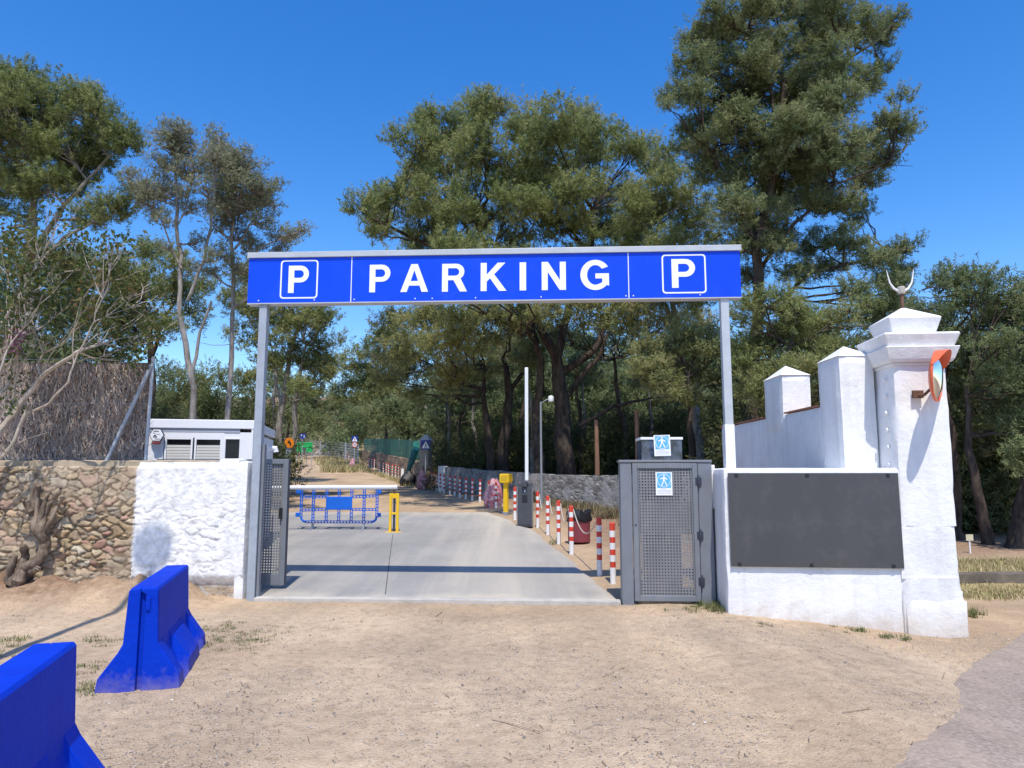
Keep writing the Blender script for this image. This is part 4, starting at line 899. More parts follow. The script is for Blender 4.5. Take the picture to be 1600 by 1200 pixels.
# yellow arm rest, lowered arm, its machine behind the gate leaf
yp = G(615, 832); yr = empty('arm_rest', yp, R(2), 'yellow forked barrier arm rest standing on the concrete drive', 'arm rest')
YH = .97
f = MB(); f.box(-.115, -.055, -.03, .03, .02, YH - .05); f.box(.055, .115, -.03, .03, .02, YH - .05); f.box(-.0549, .0549, -.02, .02, .42, .47); f.box(-.0549, .0549, -.02, .02, YH - .17, YH - .05)
f.build('fork', M['yellow'], yr, bevel=.006); MB().box(-.19, .19, -.12, .12, 0, .019).build('base_plate', M['yellow'], yr, bevel=.004)
MB().box(-.025, .025, .02, .05, .019, YH - .1).build('inner_post', M['dark_steel'], yr); MB().tube([(0, 0, YH - .05), (0, 0, YH + .02)], .03, 8).build('cradle', M['rust'], yr)
az = yp.z + YH + .015; lp = Vector((-7.0, yp.y + .1, 0)); lz = float(gz(lp.x, lp.y))
lm = empty('barrier_machine', (lp.x, lp.y, lz), 0, 'barrier machine behind the open gate leaf carrying the lowered white arm', 'barrier')
MB().prism(rr_, 0, .34).build('cabinet', M['cabinet'], lm, bevel=.01)
zl = az - lz + .06; xe = yp.x + .07 - lp.x
MB().tube([(.1, -.08, zl), (xe, -.10, zl + .02)], .052, 12).build('arm', M['arm_white'], lm, smooth=False)
MB().box(-.08, .12, -.12, -.001, zl - .1, zl + .1).build('arm_hub', M['cabinet'], lm, bevel=.01)
# blue plastic crowd barrier
bpx = G(527, 829); pbz = empty('plastic_barrier', (bpx.x, bpx.y + .10, bpx.z), R(-3), 'blue plastic crowd barrier with blank centre plate behind the lowered white arm', 'barrier')
PW, P0, P1 = .94, .20, 1.02
def ladder(m, a, b, w=.034, depth=.03):
    a = Vector(a); b = Vector(b); d = (b - a); L_ = d.length; d.normalize(); n_ = Vector((-d.z, 0, d.x))
    def bar(p, q, hw):
        dd2 = (q - p).normalized(); nn2 = Vector((-dd2.z, 0, dd2.x)) * hw; y = Vector((0, depth / 2, 0))
        m.add([p - nn2 - y, q - nn2 - y, q + nn2 - y, p + nn2 - y, p - nn2 + y, q - nn2 + y, q + nn2 + y, p + nn2 + y], [(0, 3, 2, 1), (4, 5, 6, 7), (0, 1, 5, 4), (1, 2, 6, 5), (2, 3, 7, 6), (3, 0, 4, 7)])
    bar(a + n_ * w * .72, b + n_ * w * .72, w * .26); bar(a - n_ * w * .72, b - n_ * w * .72, w * .26)
    k = int(L_ / .075); 
    for i in range(k + 1):
        c = a + d * (L_ * i / max(1, k)); bar(c - n_ * w * .5, c + n_ * w * .5, .012)
r_f = MB()
for pth in [[(-PW, 0, P0 + .12), (-PW, 0, P1 - .02)], [(PW, 0, P0 + .12), (PW, 0, P1 - .02)], [(-PW + .12, 0, P0), (PW - .12, 0, P0)], [(-PW, 0, P1), (PW, 0, P1)]]: ladder(r_f, *pth)
r_f.tube([(-PW, 0, P0 + .14), (-PW + .02, 0, P0 + .06), (-PW + .07, 0, P0 + .015), (-PW + .14, 0, P0)], .028, 8); r_f.tube([(PW, 0, P0 + .14), (PW - .02, 0, P0 + .06), (PW - .07, 0, P0 + .015), (PW - .14, 0, P0)], .028, 8)
r_f.build('frame', M['plastic_blue'], pbz)
xv = [-.64, -.31, .0, .31, .62]
for x in xv:
    for za, zb2 in (((P0 + .03, .50), (.80, P1 - .03)) if abs(x) < .5 else ((P0 + .03, P1 - .03),)):
        m = MB(); ladder(m, (x, 0, za), (x, 0, zb2)); m.build('upright', M['plastic_blue'], pbz)
for z in (.50, .80):
    for x0, x1 in ((-PW + .03, -.34), (.34, PW - .03)):
        m = MB(); ladder(m, (x0, .0, z + (.0 if abs(x0) < .5 else (.0 if z > .6 else -.02))), (x1, .0, z + (.03 if x1 > .5 and z > .6 else 0))); m.build('rail', M['plastic_blue'], pbz)
MB().box(-.325, .325, -.022, .022, .49, .81).build('centre_plate', M['plastic_blue'], pbz, bevel=.012)
for x in (-.64, .62): MB().box(x - .022, x + .022, -.03, .03, -.0, P0 - .02).build('leg', M['zinc'], pbz); MB().box(x - .025, x + .025, -.25, .25, -.0, .03).build('foot', M['zinc'], pbz)
for s, nm in ((-1, 'hinge_lug'), (1, 'hook')):
    for z in (P1 - .09, P0 + .17): MB().box(s * (PW + .02) if s > 0 else -PW - .13, PW + .10 if s > 0 else -PW - .02, -.03, .03, z - .05, z + .05).build(nm, M['plastic_blue'], pbz, bevel=.012)
# yellow ticket machine
tp = G(790.5, 803); tk = empty('ticket_machine', tp, R(-30), 'yellow ticket machine on a square yellow post before the grey wall', 'ticket machine')
MB().box(-.065, .065, -.05, .05, 0, .95).build('post', M['yellow'], tk, bevel=.006); MB().box(-.08, .08, -.07, .07, -.05, .06).build('base', M['cabinet_side'], tk, bevel=.006)
MB().prism([(-.15, .93), (.15, .93), (.17, 1.0), (.16, 1.21), (-.16, 1.21), (-.17, 1.0)], -.13, .13).build('head', M['yellow'], tk, bevel=.025, seg=3)
MB().box(-.10, .10, -.134, -.1305, 1.0, 1.16).build('face_plate', paint('yellow_face', (.62, .40, .02), .5, .2, 8), tk)

# ------------------------------------------------------------------ grey wall, pillar, netting and signs up the road
def wall_strip(name, label, pts, mat, thick=.4, seed=3, group=None):
    """pts: (px, py of the top, Y)"""
    P_ = [at(px, py, Y) for px, py, Y in pts]; rings = []
    for a, b in zip(P_[:-1], P_[1:]):
        n = max(2, int((b - a).length / .35))
        for k in range(n): rings.append(a.lerp(b, k / n))
    rings.append(P_[-1]); R_ = []
    for i, p in enumerate(rings):
        d = (rings[min(i + 1, len(rings) - 1)] - rings[max(i - 1, 0)]); d.z = 0; d.normalize(); n_ = Vector((-d.y, d.x, 0))
        zt_ = p.z + (float(fbm(i * .7, seed, seed)) - .45) * .10; zb = float(gz(p.x, p.y)) - .3; sec = []
        cols = 6
        for j in range(cols + 1): zz_ = zb + (zt_ - zb) * j / cols; sec.append(p + n_ * (thick / 2 + .05 * (float(fbm(i * .6, j * 1.3, seed)) - .4)) + Vector((0, 0, zz_ - p.z)))
        for j in range(cols, -1, -1): zz_ = zb + (zt_ - zb) * j / cols; sec.append(p - n_ * (thick / 2 + .05 * (float(fbm(i * .6, j * 1.3 + 40, seed)) - .4)) + Vector((0, 0, zz_ - p.z)))
        R_.append(sec)
    m = MB(); m.loops(R_); o = m.build(name, mat); tag(o, label, 'wall', group); return o
wall_strip('rubble_wall', 'long low grey rubble wall behind the bollards under the pines', [(1135, 744, 19.0), (1045, 744, 21.4), (965, 742, 23.6), (880, 742, 26.2), (800, 738, 29.6), (740, 733, 33.2), (701, 729, 35.6)], M['rubble'], seed=5)
wp0 = at(692.5, 728, 35.7); zb0 = float(gz(wp0.x, wp0.y))
m = MB(); rough_block(m, wp0.x - .25, wp0.x + .25, wp0.y - .2, wp0.y + .25, zb0 - .2, wp0.z, .15, .02, 41); tag(m.build('white_stub', M['plaster']), 'short whitewashed stub ending the grey rubble wall', 'wall')
wall_strip('rubble_wall', 'brown rubble wall below the green netting, beyond the stone gate pillar', [(668, 728, 37.8), (655, 722, 40.6), (640, 717, 44.6), (610, 711, 53), (590, 706.5, 60), (566, 703.5, 69)], rubble('brown_rubble', ((.10, .07, .05), (.24, .17, .11), (.42, .31, .19)), (.12, .09, .06), ((.2, .15, .1), (.34, .26, .17)), (.55, .68), 3.2), seed=8)
pp = at(666, 690, 38.4); zb0 = float(gz(pp.x, pp.y)); sp = empty('stone_pillar', (pp.x, pp.y, zb0), R(-20), 'old stone pillar with a pyramid cap behind the pedestrian crossing sign', 'pillar')
zt_ = at(666, 690, 38.4).z - zb0
MB().box(-.27, .27, -.27, .27, -.2, zt_).build('shaft', paint('old_stone', (.36, .31, .25), .95, .25, 3, bump=.8, fine=14), sp, bevel=.03)
MB().loops([ring(0, .31, zt_), ring(0, .31, zt_ + .06), ring(0, .03, zt_ + .40)]).build('cap', M['concrete_cap'], sp)
# green netting
nv = []; nu = 90
na = [(570, 686.5, 704, 67.5), (590, 686, 708, 60), (610, 686, 711, 53), (640, 688, 717.5, 44.6), (655, 689, 722, 40.7)]
npx = [a[0] for a in na]
mb = MB(); rows = 10; vs = []
for i in range(nu + 1):
    px = 570 + (656 - 570) * i / nu; pt = np.interp(px, npx, [a[1] for a in na]); pb = np.interp(px, npx, [a[2] for a in na]); Yy = np.interp(px, npx, [a[3] for a in na])
    if px > 640: pb = pb + (px - 640) * -.2
    for j in range(rows + 1):
        p = at(px, pt + (pb - pt) * j / rows, Yy); p.y -= .28 + .12 * math.sin(i * .55) * (1 - .4 * j / rows) + .08 * math.sin(i * 1.3 + j * .2); vs.append(p)
mb.add(vs, [(i * (rows + 1) + j, (i + 1) * (rows + 1) + j, (i + 1) * (rows + 1) + j + 1, i * (rows + 1) + j + 1) for i in range(nu) for j in range(rows)])
nt = empty('debris_netting', (0, 0, 0), 0, 'dark green shade netting hung along the top of the brown rubble wall', 'netting')
mb.build('net', M['netting'], nt, smooth=True)
tl = MB(); q = [at(656, 690, 40.2), at(652, 705, 38.7), at(646, 722, 38.5), at(640, 736, 38.3)]
tl.loops([[p + Vector((-.32 * w_, -.12, 0)), p + Vector((-.1 * w_, -.22, 0)), p + Vector((.12 * w_, -.10, 0)), p + Vector((.0, .05, 0))] for p, w_ in zip(q, (1.0, .9, .8, .5))]); tl.build('hanging_end', M['netting'], nt, smooth=True)
for px, py, pb, Yy in ((640, 687, 718, 44.9), (624, 686, 714, 49.2), (608, 685, 711, 53.9), (590, 685, 707, 60.3), (571, 686, 704, 67.8)): MB().tube([at(px, pb + 4, Yy), at(px, py - 1, Yy)], .03, 6).build('net_post', M['zinc'], nt)
# signs
def sign_pole(name, label, base, h, r=.028):
    e = empty(name, base, 0, label, 'road sign'); MB().tube([(0, .03, -.1), (0, .03, h)], r, 8).build('pole', M['zinc'], e); return e
def crossing(e, z, s):
    pl = MB().prism(rrect(-s / 2, s / 2, z - s / 2, z + s / 2, s * .06), -.02, -.005).build('crossing_plate', M['road_blue'], e)
    MB().prism([(-s * .42, z - s * .36), (s * .42, z - s * .36), (0, z + s * .40)], -.024, -.0205).build('white_triangle', M['sign_white'], pl)
    f = MB(); u = s * .05; y0, y1 = -.028, -.0245
    f.prism(circ(0, z + s * .12, u * 1.0, 10), y0, y1); f.prism([(-u, z + .07 * s), (u, z + .07 * s), (u * .8, z - .1 * s), (-u * .8, z - .1 * s)], y0, y1)
    f.prism([(-u * .8, z - .1 * s), (0, z - .1 * s), (-u * 2.2, z - .31 * s), (-u * 3.2, z - .31 * s)], y0, y1); f.prism([(0, z - .1 * s), (u * .8, z - .1 * s), (u * 3, z - .31 * s), (u * 2, z - .31 * s)], y0, y1)
    f.prism([(-u, z + .06 * s), (-u, z + .02 * s), (-u * 2.6, z - .08 * s), (-u * 3, z - .04 * s)], y0, y1); f.prism([(u, z + .06 * s), (u, z + .02 * s), (u * 2.6, z - .08 * s), (u * 3, z - .04 * s)], y0, y1)
    f.build('walking_figure', M['black'], pl)
def text_mesh(txt, size, bold, parent, loc, mat, name='digits'):
    cu = bpy.data.curves.new(name, 'FONT'); cu.body = txt; cu.size = size; cu.align_x = 'CENTER'; cu.align_y = 'CENTER'; cu.offset = bold; cu.extrude = .001
    t_ = bpy.data.objects.new('tmp', cu); COL.objects.link(t_); bpy.context.view_layer.update()
    me = bpy.data.meshes.new_from_object(t_.evaluated_get(bpy.context.evaluated_depsgraph_get())); bpy.data.objects.remove(t_); me.materials.clear(); me.materials.append(mat)
    o = bpy.data.objects.new(name, me); COL.objects.link(o); o.parent = parent; o.location = loc; o.rotation_euler = (R(90), 0, 0); KIDS.setdefault(parent.name, []).append(o); return o
b_ = at(664.5, 741, 37.3); zg = float(gz(b_.x, b_.y)); e = sign_pole('crossing_sign', 'blue pedestrian crossing sign on a pole in front of the stone pillar', (b_.x, b_.y, zg), 2.1)
s_ = .50; zs = at(664.5, 695, 37.2).z - zg; crossing(e, zs, s_)
b_ = at(553.5, 720, 56); zg = float(gz(b_.x, b_.y)); zs = at(553, 686, 56).z - zg
e = sign_pole('crossing_sign', 'blue pedestrian crossing sign above a round speed limit disc far up the track', (b_.x, b_.y, zg), zs + .2); crossing(e, zs, .50)
zd = at(553, 694.7, 56).z - zg; d_ = MB().prism(circ(0, zd, .21), -.02, -.005).build('speed_disc', M['sign_white'], e); MB().ringplate(circ(0, zd, .212), circ(0, zd, .16), -.024, -.0205).build('red_ring', M['red'], d_); text_mesh('20', .22, .006, d_, (0, -.0225, zd), M['black'])
b_ = at(471.5, 720, 60); zg = float(gz(b_.x, b_.y)); zs = at(471.5, 681, 60).z - zg
e = sign_pole('arrow_sign', 'round blue left-turn arrow sign above the green board up the track', (b_.x, b_.y, zg), zs + .2)
d_ = MB().prism(circ(0, zs, .27), -.02, -.005).build('disc', M['road_blue'], e); MB().prism([(-.17, zs + .05), (-.07, zs + .14), (-.07, zs + .08), (.06, zs + .08), (.10, zs + .04), (.10, zs - .14), (.15, zs - .14), (.15, zs + .06), (.08, zs + .125), (-.07, zs + .125) , (-.07, zs + .13)][:8] + [(.08, zs + .03), (-.07, zs + .03), (-.07, zs - .03)], -.024, -.0205).build('arrow', M['sign_white'], d_)
g0 = at(475.5, 708, 61); gzb = float(gz(g0.x, 61)); gn = empty('green_board', (g0.x, 61, gzb), 0, 'bright green plastic barrier board behind the round arrow sign', 'barrier')
gt = at(475, 691, 61).z - gzb; gb = at(475, 706.5, 61).z - gzb; hw = .68
m = MB(); m.box(-hw, hw, 0, .09, gb + .38, gt); m.box(-hw, -.16, 0, .09, gb, gb + .379); m.box(.14, hw, 0, .09, gb, gb + .379); m.build('board', M['green_plastic'], gn, bevel=.03)
for z in (gb + .42, gt - .12): MB().box(-hw + .05, hw - .05, -.012, .0, z - .015, z + .015).build('groove_strip', paint('green_dark', (.006, .22, .05), .5, .1, 3), gn)
for x in (-hw + .05, -.2, .2, hw - .05): MB().tube([(x, .05, -.1), (x, .05, gb)], .025, 6).build('leg', M['zinc'], gn)
b_ = at(451, 712, 27); zg = float(gz(b_.x, b_.y)); zs = at(451, 692, 27).z - zg
e = empty('orange_arrow_sign', (b_.x, b_.y, zg), R(50), 'orange disc with a black arrow on a grey post above the gate leaf', 'road sign'); MB().box(-.10, .10, .0, .06, -.1, zs - .14).build('post', M['zinc'], e, bevel=.01)
d_ = MB().prism(circ(0, zs, .195), -.03, -.001).build('disc', paint('orange_disc', (.85, .25, .01), .4, .1, 4), e); MB().prism([(-.1, zs + .02), (0.0, zs + .12), (.0, zs + .05), (.07, zs + .0), (.07, zs - .12), (.02, zs - .12), (.02, zs - .03), (0, zs - .01), (0, zs - .05)], -.034, -.0305).build('arrow', M['black'], d_)
# film-wrapped things and bags by the wall
def bag(name, label, base, w, h, mat, seed):
    r = random.Random(seed); rings = []
    for k in range(9):
        t_ = k / 8; rad = w * (.55 + .45 * math.sin(math.pi * min(1, t_ * .9 + .12))) * (1 - .55 * t_ ** 3); rg = []
        for q in range(18):
            a = 2 * math.pi * q / 18; rr = rad * (1 + .16 * math.sin(3 * a + seed + k * .7) + .10 * math.sin(7 * a + k * 1.9)); rg.append((rr * math.cos(a), rr * .7 * math.sin(a), h * t_ + .03 * math.sin(4 * a + k)))
        rings.append(rg)
    e = MB().loops(rings).build(name, mat, smooth=True); e.location = base; tag(e, label, 'bag'); return e
p = at(771.5, 796, 24.9); bag('wrapped_bundle', 'pink and white film-wrapped bundle left of the yellow ticket machine', (p.x, p.y, float(gz(p.x, p.y)) - .03), .34, 1.0, M['pink'], 3)
p = at(660, 764, 36.5); bag('wrapped_bundle', 'pink and white film-wrapped bundle at the foot of the crossing sign by the stone pillar', (p.x, p.y, float(gz(p.x, p.y)) - .03), .30, 1.0, M['pink'], 5)
p = at(551, 722, 58); bag('wrapped_bundle', 'small pink film-wrapped bundle far up the track below the speed limit disc', (p.x, p.y, float(gz(p.x, p.y)) - .03), .26, .9, M['pink'], 8)
p = at(638, 752, 40.5); bag('black_bag', 'dark bundle under the hanging end of the green netting', (p.x, p.y, float(gz(p.x, p.y)) - .03), .5, .85, M['bag_black'], 11)
p = at(629, 746, 43); o = MB().box(-.08, .08, -.08, .08, -.05, .85).build('white_post', M['white_band'], bevel=.01); o.location = (p.x, p.y, float(gz(p.x, p.y))); tag(o, 'plain white post beside the black bag below the netting', 'post')
# lamp post, thin dark pole, wooden posts behind the grey wall
lz0 = at(846, 766, 25.6); zg = float(gz(lz0.x, 25.6)); lt = at(844, 628, 25.6).z - zg
e = empty('lamp_post', (lz0.x, 25.6, zg), 0, 'grey lamp post with a small white lamp in front of the thick pine', 'lamp')
MB().tube([(0, 0, -.1), (0, 0, .9), (-.01, 0, lt)], [.055, .042, .034], 10).build('pole', M['cabinet_side'], e); MB().tube([(-.01, 0, lt - .05), (.2, 0, lt + .08), (.30, 0, lt + .10)], .02, 6).build('arm', M['cabinet_side'], e)
MB().lathe([(0, -.15), (.09, -.10), (.11, 0), (.09, .09), (0, .12)], 14, (.36, 0, lt + .12)).build('lamp_head', M['cab_white'], e, smooth=True)
p = at(696, 727, 37); zg = float(gz(p.x, 37)); o = MB().tube([(0, 0, -.1), (0.03, 0, at(696, 600, 37).z - zg)], [.055, .04], 8).build('dark_pole', M['dark_steel']); o.location = (p.x, 37, zg); tag(o, 'thin dark pole rising behind the white wall stub', 'pole')
for px, pt, lb in ((933, 656, 'shorter reddish wooden post behind the grey wall'), (997, 642, 'taller reddish wooden post rising behind the glazed box')):
    Yy = 25.8 if px < 950 else 23.9; p = at(px, 745, Yy); zg = float(gz(p.x, Yy)); o = MB().tube([(0, 0, -.1), (.01, 0, 1.5), (0, 0, at(px, pt, Yy).z - zg)], [.09, .085, .07], 9).build('wooden_post', M['wood_post']); o.location = (p.x, Yy, zg); tag(o, lb, 'post', 'wooden posts behind the grey wall')
# wire fence up the track
wf = empty('wire_fence', (0, 0, 0), 0, 'grey wire mesh fence with steel posts along the dry bank up the track', 'fence')
wpts = [at(440, 712, 75), at(470, 710, 74), at(500, 706, 72), at(514, 703, 70), at(540, 702, 66), at(560, 703, 62)]
for i, p in enumerate(wpts): p.z = float(gz(p.x, p.y)) + .35; MB().tube([p + Vector((0, 0, -.5)), p + Vector((0, 0, 1.55))], .05, 6).build('post', M['zinc_light'], wf)
w = MB()
for a, b in zip(wpts[:-1], wpts[1:]):
    for k in range(7): w.tube([a + Vector((0, 0, .1 + k * .23)), b + Vector((0, 0, .1 + k * .23))], .012, 4)
    for k in range(12): q = a.lerp(b, k / 12); w.tube([q + Vector((0, 0, .1)), q + Vector((0, 0, 1.48))], .012, 4)
w.build('mesh_wire', M['zinc_light'], wf); MB().tube([wpts[3] + Vector((0, 0, 1.5)), wpts[3] + Vector((-1.6, 0, 0))], .045, 6).build('strut', M['zinc_light'], wf)
# low wall and added shadow-casting pole
lw = MB(); rough_block(lw, 5.6, 16, 11.75, 12.05, -.35, .06, .12, .05, 61); tag(lw.build('low_bank_wall', paint('bank_stone', (.13, .105, .08), .95, .35, 3, bump=1, fine=12)), 'low dark earth-stained kerb wall under the trees, right of the white pillar', 'wall')
p = at(1517, 870, 14.2); sg = empty('garden_sign', (p.x, 14.2, float(gz(p.x, 14.2))), 0, 'small pale sign on a thin stake under the trees by the pillar', 'sign'); MB().box(-.012, .012, 0, .02, -.05, .36).build('stake', M['white_band'], sg); MB().box(-.07, .07, -.01, 0, .24, .36).build('plate', paint('cream', (.55, .5, .33), .6, .1, 8), sg)
# pole and round plate added left of the frame to shadow the whitewashed wall
e = empty('shadow_pole', (-4.56, 5.2, 0), 0, 'unseen tall pole with a round plate, added to cast the shadow on the whitewashed wall', 'lamp')
MB().tube([(0, 0, -.1), (0, 0, 9.5)], [.06, .045], 10).build('pole', M['zinc'], e)
MB().prism(circ(0, 9.7, .27), -.03, .03).build('round_plate', M['cab_white'], e)

# ------------------------------------------------------------------ trees
def tris(cent, dirs, L, W_, g, jitter=.35):
    """thin triangles from cent along dirs"""
    n = len(cent); d = dirs + g.normal(0, jitter, (n, 3)); d /= np.linalg.norm(d, axis=1)[:, None] + 1e-9
    s = np.cross(d, g.normal(0, 1, (n, 3))); s /= np.linalg.norm(s, axis=1)[:, None] + 1e-9
    l = L * g.uniform(.65, 1.25, n)[:, None]; w = W_ * g.uniform(.7, 1.3, n)[:, None] / 2
    b = cent - d * l * .35
    return np.stack([b - s * w, b + s * w, cent + d * l * .65], 1).astype(np.float32)
def sprays(cent, rad, up, L, W_, g):
    """needle sprays whose flat side looks out of the clump and up to the light, as pine shoots grow"""
    n = len(cent); nt = rad + np.array((0, 0, up)) + g.normal(0, .70, (n, 3)); nt /= np.linalg.norm(nt, axis=1)[:, None] + 1e-9
    d = g.normal(0, 1, (n, 3)); d -= nt * (d * nt).sum(1)[:, None]; d /= np.linalg.norm(d, axis=1)[:, None] + 1e-9
    d = d + nt * g.uniform(-.1, .75, n)[:, None]; d /= np.linalg.norm(d, axis=1)[:, None] + 1e-9
    s = np.cross(nt, d); s /= np.linalg.norm(s, axis=1)[:, None] + 1e-9
    l = L * g.uniform(.65, 1.25, n)[:, None]; w = W_ * g.uniform(.7, 1.3, n)[:, None] / 2; b = cent - d * l * .35
    return np.stack([b - s * w, b + s * w, cent + d * l * .65], 1).astype(np.float32)
def quadleaf(cent, L, W_, g):
    n = len(cent); d = g.normal(0, 1, (n, 3)) + np.array((0, 0, -.15)); d /= np.linalg.norm(d, axis=1)[:, None]
    s = np.cross(d, g.normal(0, 1, (n, 3))); s /= np.linalg.norm(s, axis=1)[:, None] + 1e-9
    l = L * g.uniform(.6, 1.3, n)[:, None] / 2; w = W_ * g.uniform(.7, 1.3, n)[:, None] / 2
    return np.stack([cent - d * l, cent + s * w, cent + d * l, cent - s * w], 1).astype(np.float32)
def puffs_of(lobes, pr, g, fill=1.0):
    """lobes (x,y,z,R) -> puffs (x,y,z,r) spread over and through each lobe, thicker on top"""
    out = []
    for x, y, z, Rr in lobes:
        n = max(3, int(fill * 4.6 * (Rr / pr) ** 1.75)); d = g.normal(0, 1, (n, 3)); d[:, 2] = d[:, 2] * .9 + .25; d /= np.linalg.norm(d, axis=1)[:, None]
        rad = Rr * g.uniform(.35, 1.0, n) ** .6 * .92; p = np.array((x, y, z)) + d * rad[:, None] * np.array((1, 1, .82))
        out.append(np.concatenate([p, (pr * g.uniform(.45, 1.4, n))[:, None]], 1))
    return np.concatenate(out)
def needles(puffs, dens, L, W_, g, tint0=.35, tvar=.3, sky_=.55):
    L *= .84; W_ *= .64
    V = []; T = []
    for x, y, z, r in puffs:
        n = int(dens * r * r / (L * W_) * 6.6)
        # shoots leave the clump outwards and turn up; the needles sit round them
        ns = int(g.integers(26, 42)); sd = g.normal(0, 1, (ns, 3)); sd /= np.linalg.norm(sd, axis=1)[:, None]
        root = sd * r * g.uniform(.25, .75, ns)[:, None] * np.array((1.05, 1.05, .65)); ax = sd * .8 + np.array((0, 0, .75)) + g.normal(0, .25, (ns, 3)); ax /= np.linalg.norm(ax, axis=1)[:, None]
        ln = r * g.uniform(.35, .85, ns); k = g.integers(0, ns, n); t = g.uniform(0, 1, n)
        off = g.normal(0, 1, (n, 3)); off /= np.linalg.norm(off, axis=1)[:, None]; wd_ = r * .17 * (1.15 - .75 * t) * g.uniform(.3, 1.1, n)
        c = np.array((x, y, z)) + root[k] + ax[k] * (ln[k] * t)[:, None] + off * wd_[:, None]
        d = off * .6 + sd[k] * .45 + ax[k] * .3; d /= np.linalg.norm(d, axis=1)[:, None]
        V.append(sprays(c, d, sky_, L, W_, g))
        T.append(np.clip(tint0 + g.normal(0, tvar * .6) + g.normal(0, tvar * .45, ns)[k] + g.normal(0, tvar * .35, n), 0, 1))
    V = np.concatenate(V); T = np.concatenate(T); return V.reshape(-1, 3), np.repeat(T, 3)
def wob_path(a, b, n, amp, g, sag=0):
    a = np.array(a, float); b = np.array(b, float); t = np.linspace(0, 1, n + 1)[:, None]; p = a + (b - a) * t; L_ = np.linalg.norm(b - a)
    o = np.cumsum(g.normal(0, amp * L_ / n, (n + 1, 3)), 0); o -= o[0] + (o[-1] - o[0]) * t
    p = p + o; p[:, 2] += sag * L_ * (np.sin(np.pi * t[:, 0])); return p
def crown_lobes(lst, Y, spread):
    L_ = []
    for l in lst:
        px, py, r = l[:3]; dy = l[3] if len(l) > 3 else random.uniform(-1, 1) * spread
        p = at(px, py, Y + dy); L_.append((p.x, p.y, p.z, r / ppm(px, py, Y + dy)))
    return L_
def make_tree(name, label, cat, Y, trunk, r0, lobes, spread=1.6, pr=.5, dens=1.0, L=.2, W_=.04, mat='pine', barkm='bark_dark', tint=.35, fill=1.0, extra=(), group=None, twig=.35, r1=.3, seed=0, bare=0):
    g = np.random.default_rng(seed + 100); random.seed(seed + 5)
    b = at(trunk[0][0], trunk[0][1], Y); b.z = float(gz(b.x, b.y)) - .15
    e = empty(name, b, 0, label, cat, group)
    lb = crown_lobes(lobes, Y, spread)
    T = [np.array(b)] + [np.array(at(p[0], p[1], Y + (p[2] if len(p) > 2 else 0))) for p in trunk[1:]]
    tm = MB(); tp = []
    for a, c in zip(T[:-1], T[1:]): tp += list(wob_path(a, c, 5, .10, g)[:-1])
    tp.append(T[-1]); tp = np.array(tp); rr = r0 * (1 - (1 - r1) * np.linspace(0, 1, len(tp)) ** .8); rr[0] *= 1.35
    rel = tp - np.array(b); tm.tube([tuple(p) for p in rel], list(rr), 9)
    stems = [(tp, rr)]
    for ex in extra:                                  # further stems: list of (px,py[,dy]), start radius
        pts, ra = ex; Q = [np.array(at(p[0], p[1], Y + (p[2] if len(p) > 2 else 0))) for p in pts]
        if len(pts[0]) > 3: Q[0][2] = float(gz(Q[0][0], Q[0][1])) - .15
        s_ = []
        for a, c in zip(Q[:-1], Q[1:]): s_ += list(wob_path(a, c, 4, .10, g)[:-1])
        s_.append(Q[-1]); s_ = np.array(s_); r_ = ra * (1 - .6 * np.linspace(0, 1, len(s_))); stems.append((s_, r_)); tm.tube([tuple(p) for p in s_ - np.array(b)], list(r_), 8)
    allp = np.concatenate([s[0] for s in stems]); allr = np.concatenate([s[1] for s in stems])
    P_ = puffs_of(lb, pr, g, fill)
    for x, y, z, Rr in lb:                            # a limb from the stem into every lobe
        q = np.array((x, y, z)); d = np.linalg.norm(allp - q, axis=1) + np.maximum(0, allp[:, 2] - z + .1 * Rr) * 2.5; k = int(np.argmin(d))
        if np.linalg.norm(allp[k] - q) < .3: continue
        pth = wob_path(allp[k], q, 6, .14, g, sag=-.05); ra = max(.025, min(allr[k] * .62, .05 + .055 * Rr)); tm.tube([tuple(p) for p in pth - np.array(b)], list(np.linspace(ra, ra * .3, len(pth))), 6, cap=False)
        sel = P_[np.linalg.norm(P_[:, :3] - q, axis=1) < Rr * 1.1]
        for pf in sel[: int(len(sel) * twig)]:
            st_ = pth[g.integers(2, len(pth))]; w_ = wob_path(st_, pf[:3], 4, .18, g); tm.tube([tuple(p) for p in w_ - np.array(b)], list(np.linspace(.028, .008, len(w_))), 4, cap=False)
    for _ in range(bare):                              # dead twiggy branches low in the crown
        x, y, z, Rr = lb[g.integers(len(lb))]; a = np.array((x, y, z)) + g.normal(0, .4, 3) * Rr; c = a + g.normal(0, 1, 3) * Rr * np.array((.8, .8, .45)) + np.array((0, -.3, -.1)); w_ = wob_path(a, c, 5, .2, g); tm.tube([tuple(p) for p in w_ - np.array(b)], list(np.linspace(.02, .006, len(w_))), 4, cap=False)
    tm.build('trunk', M[barkm], e, smooth=True)
    V, tt = needles(P_, dens * 1.22, L, W_, g, tint + .14)
    raw_mesh('crown', V - np.array(b, np.float32), 3, M[mat], e, {'tint': tt.astype(np.float32)})
    return e
NT = [0]
def T_(name, label, cat, *a, **k): NT[0] += 1; return make_tree(name, label, cat, *a, seed=NT[0] * 13, **k)

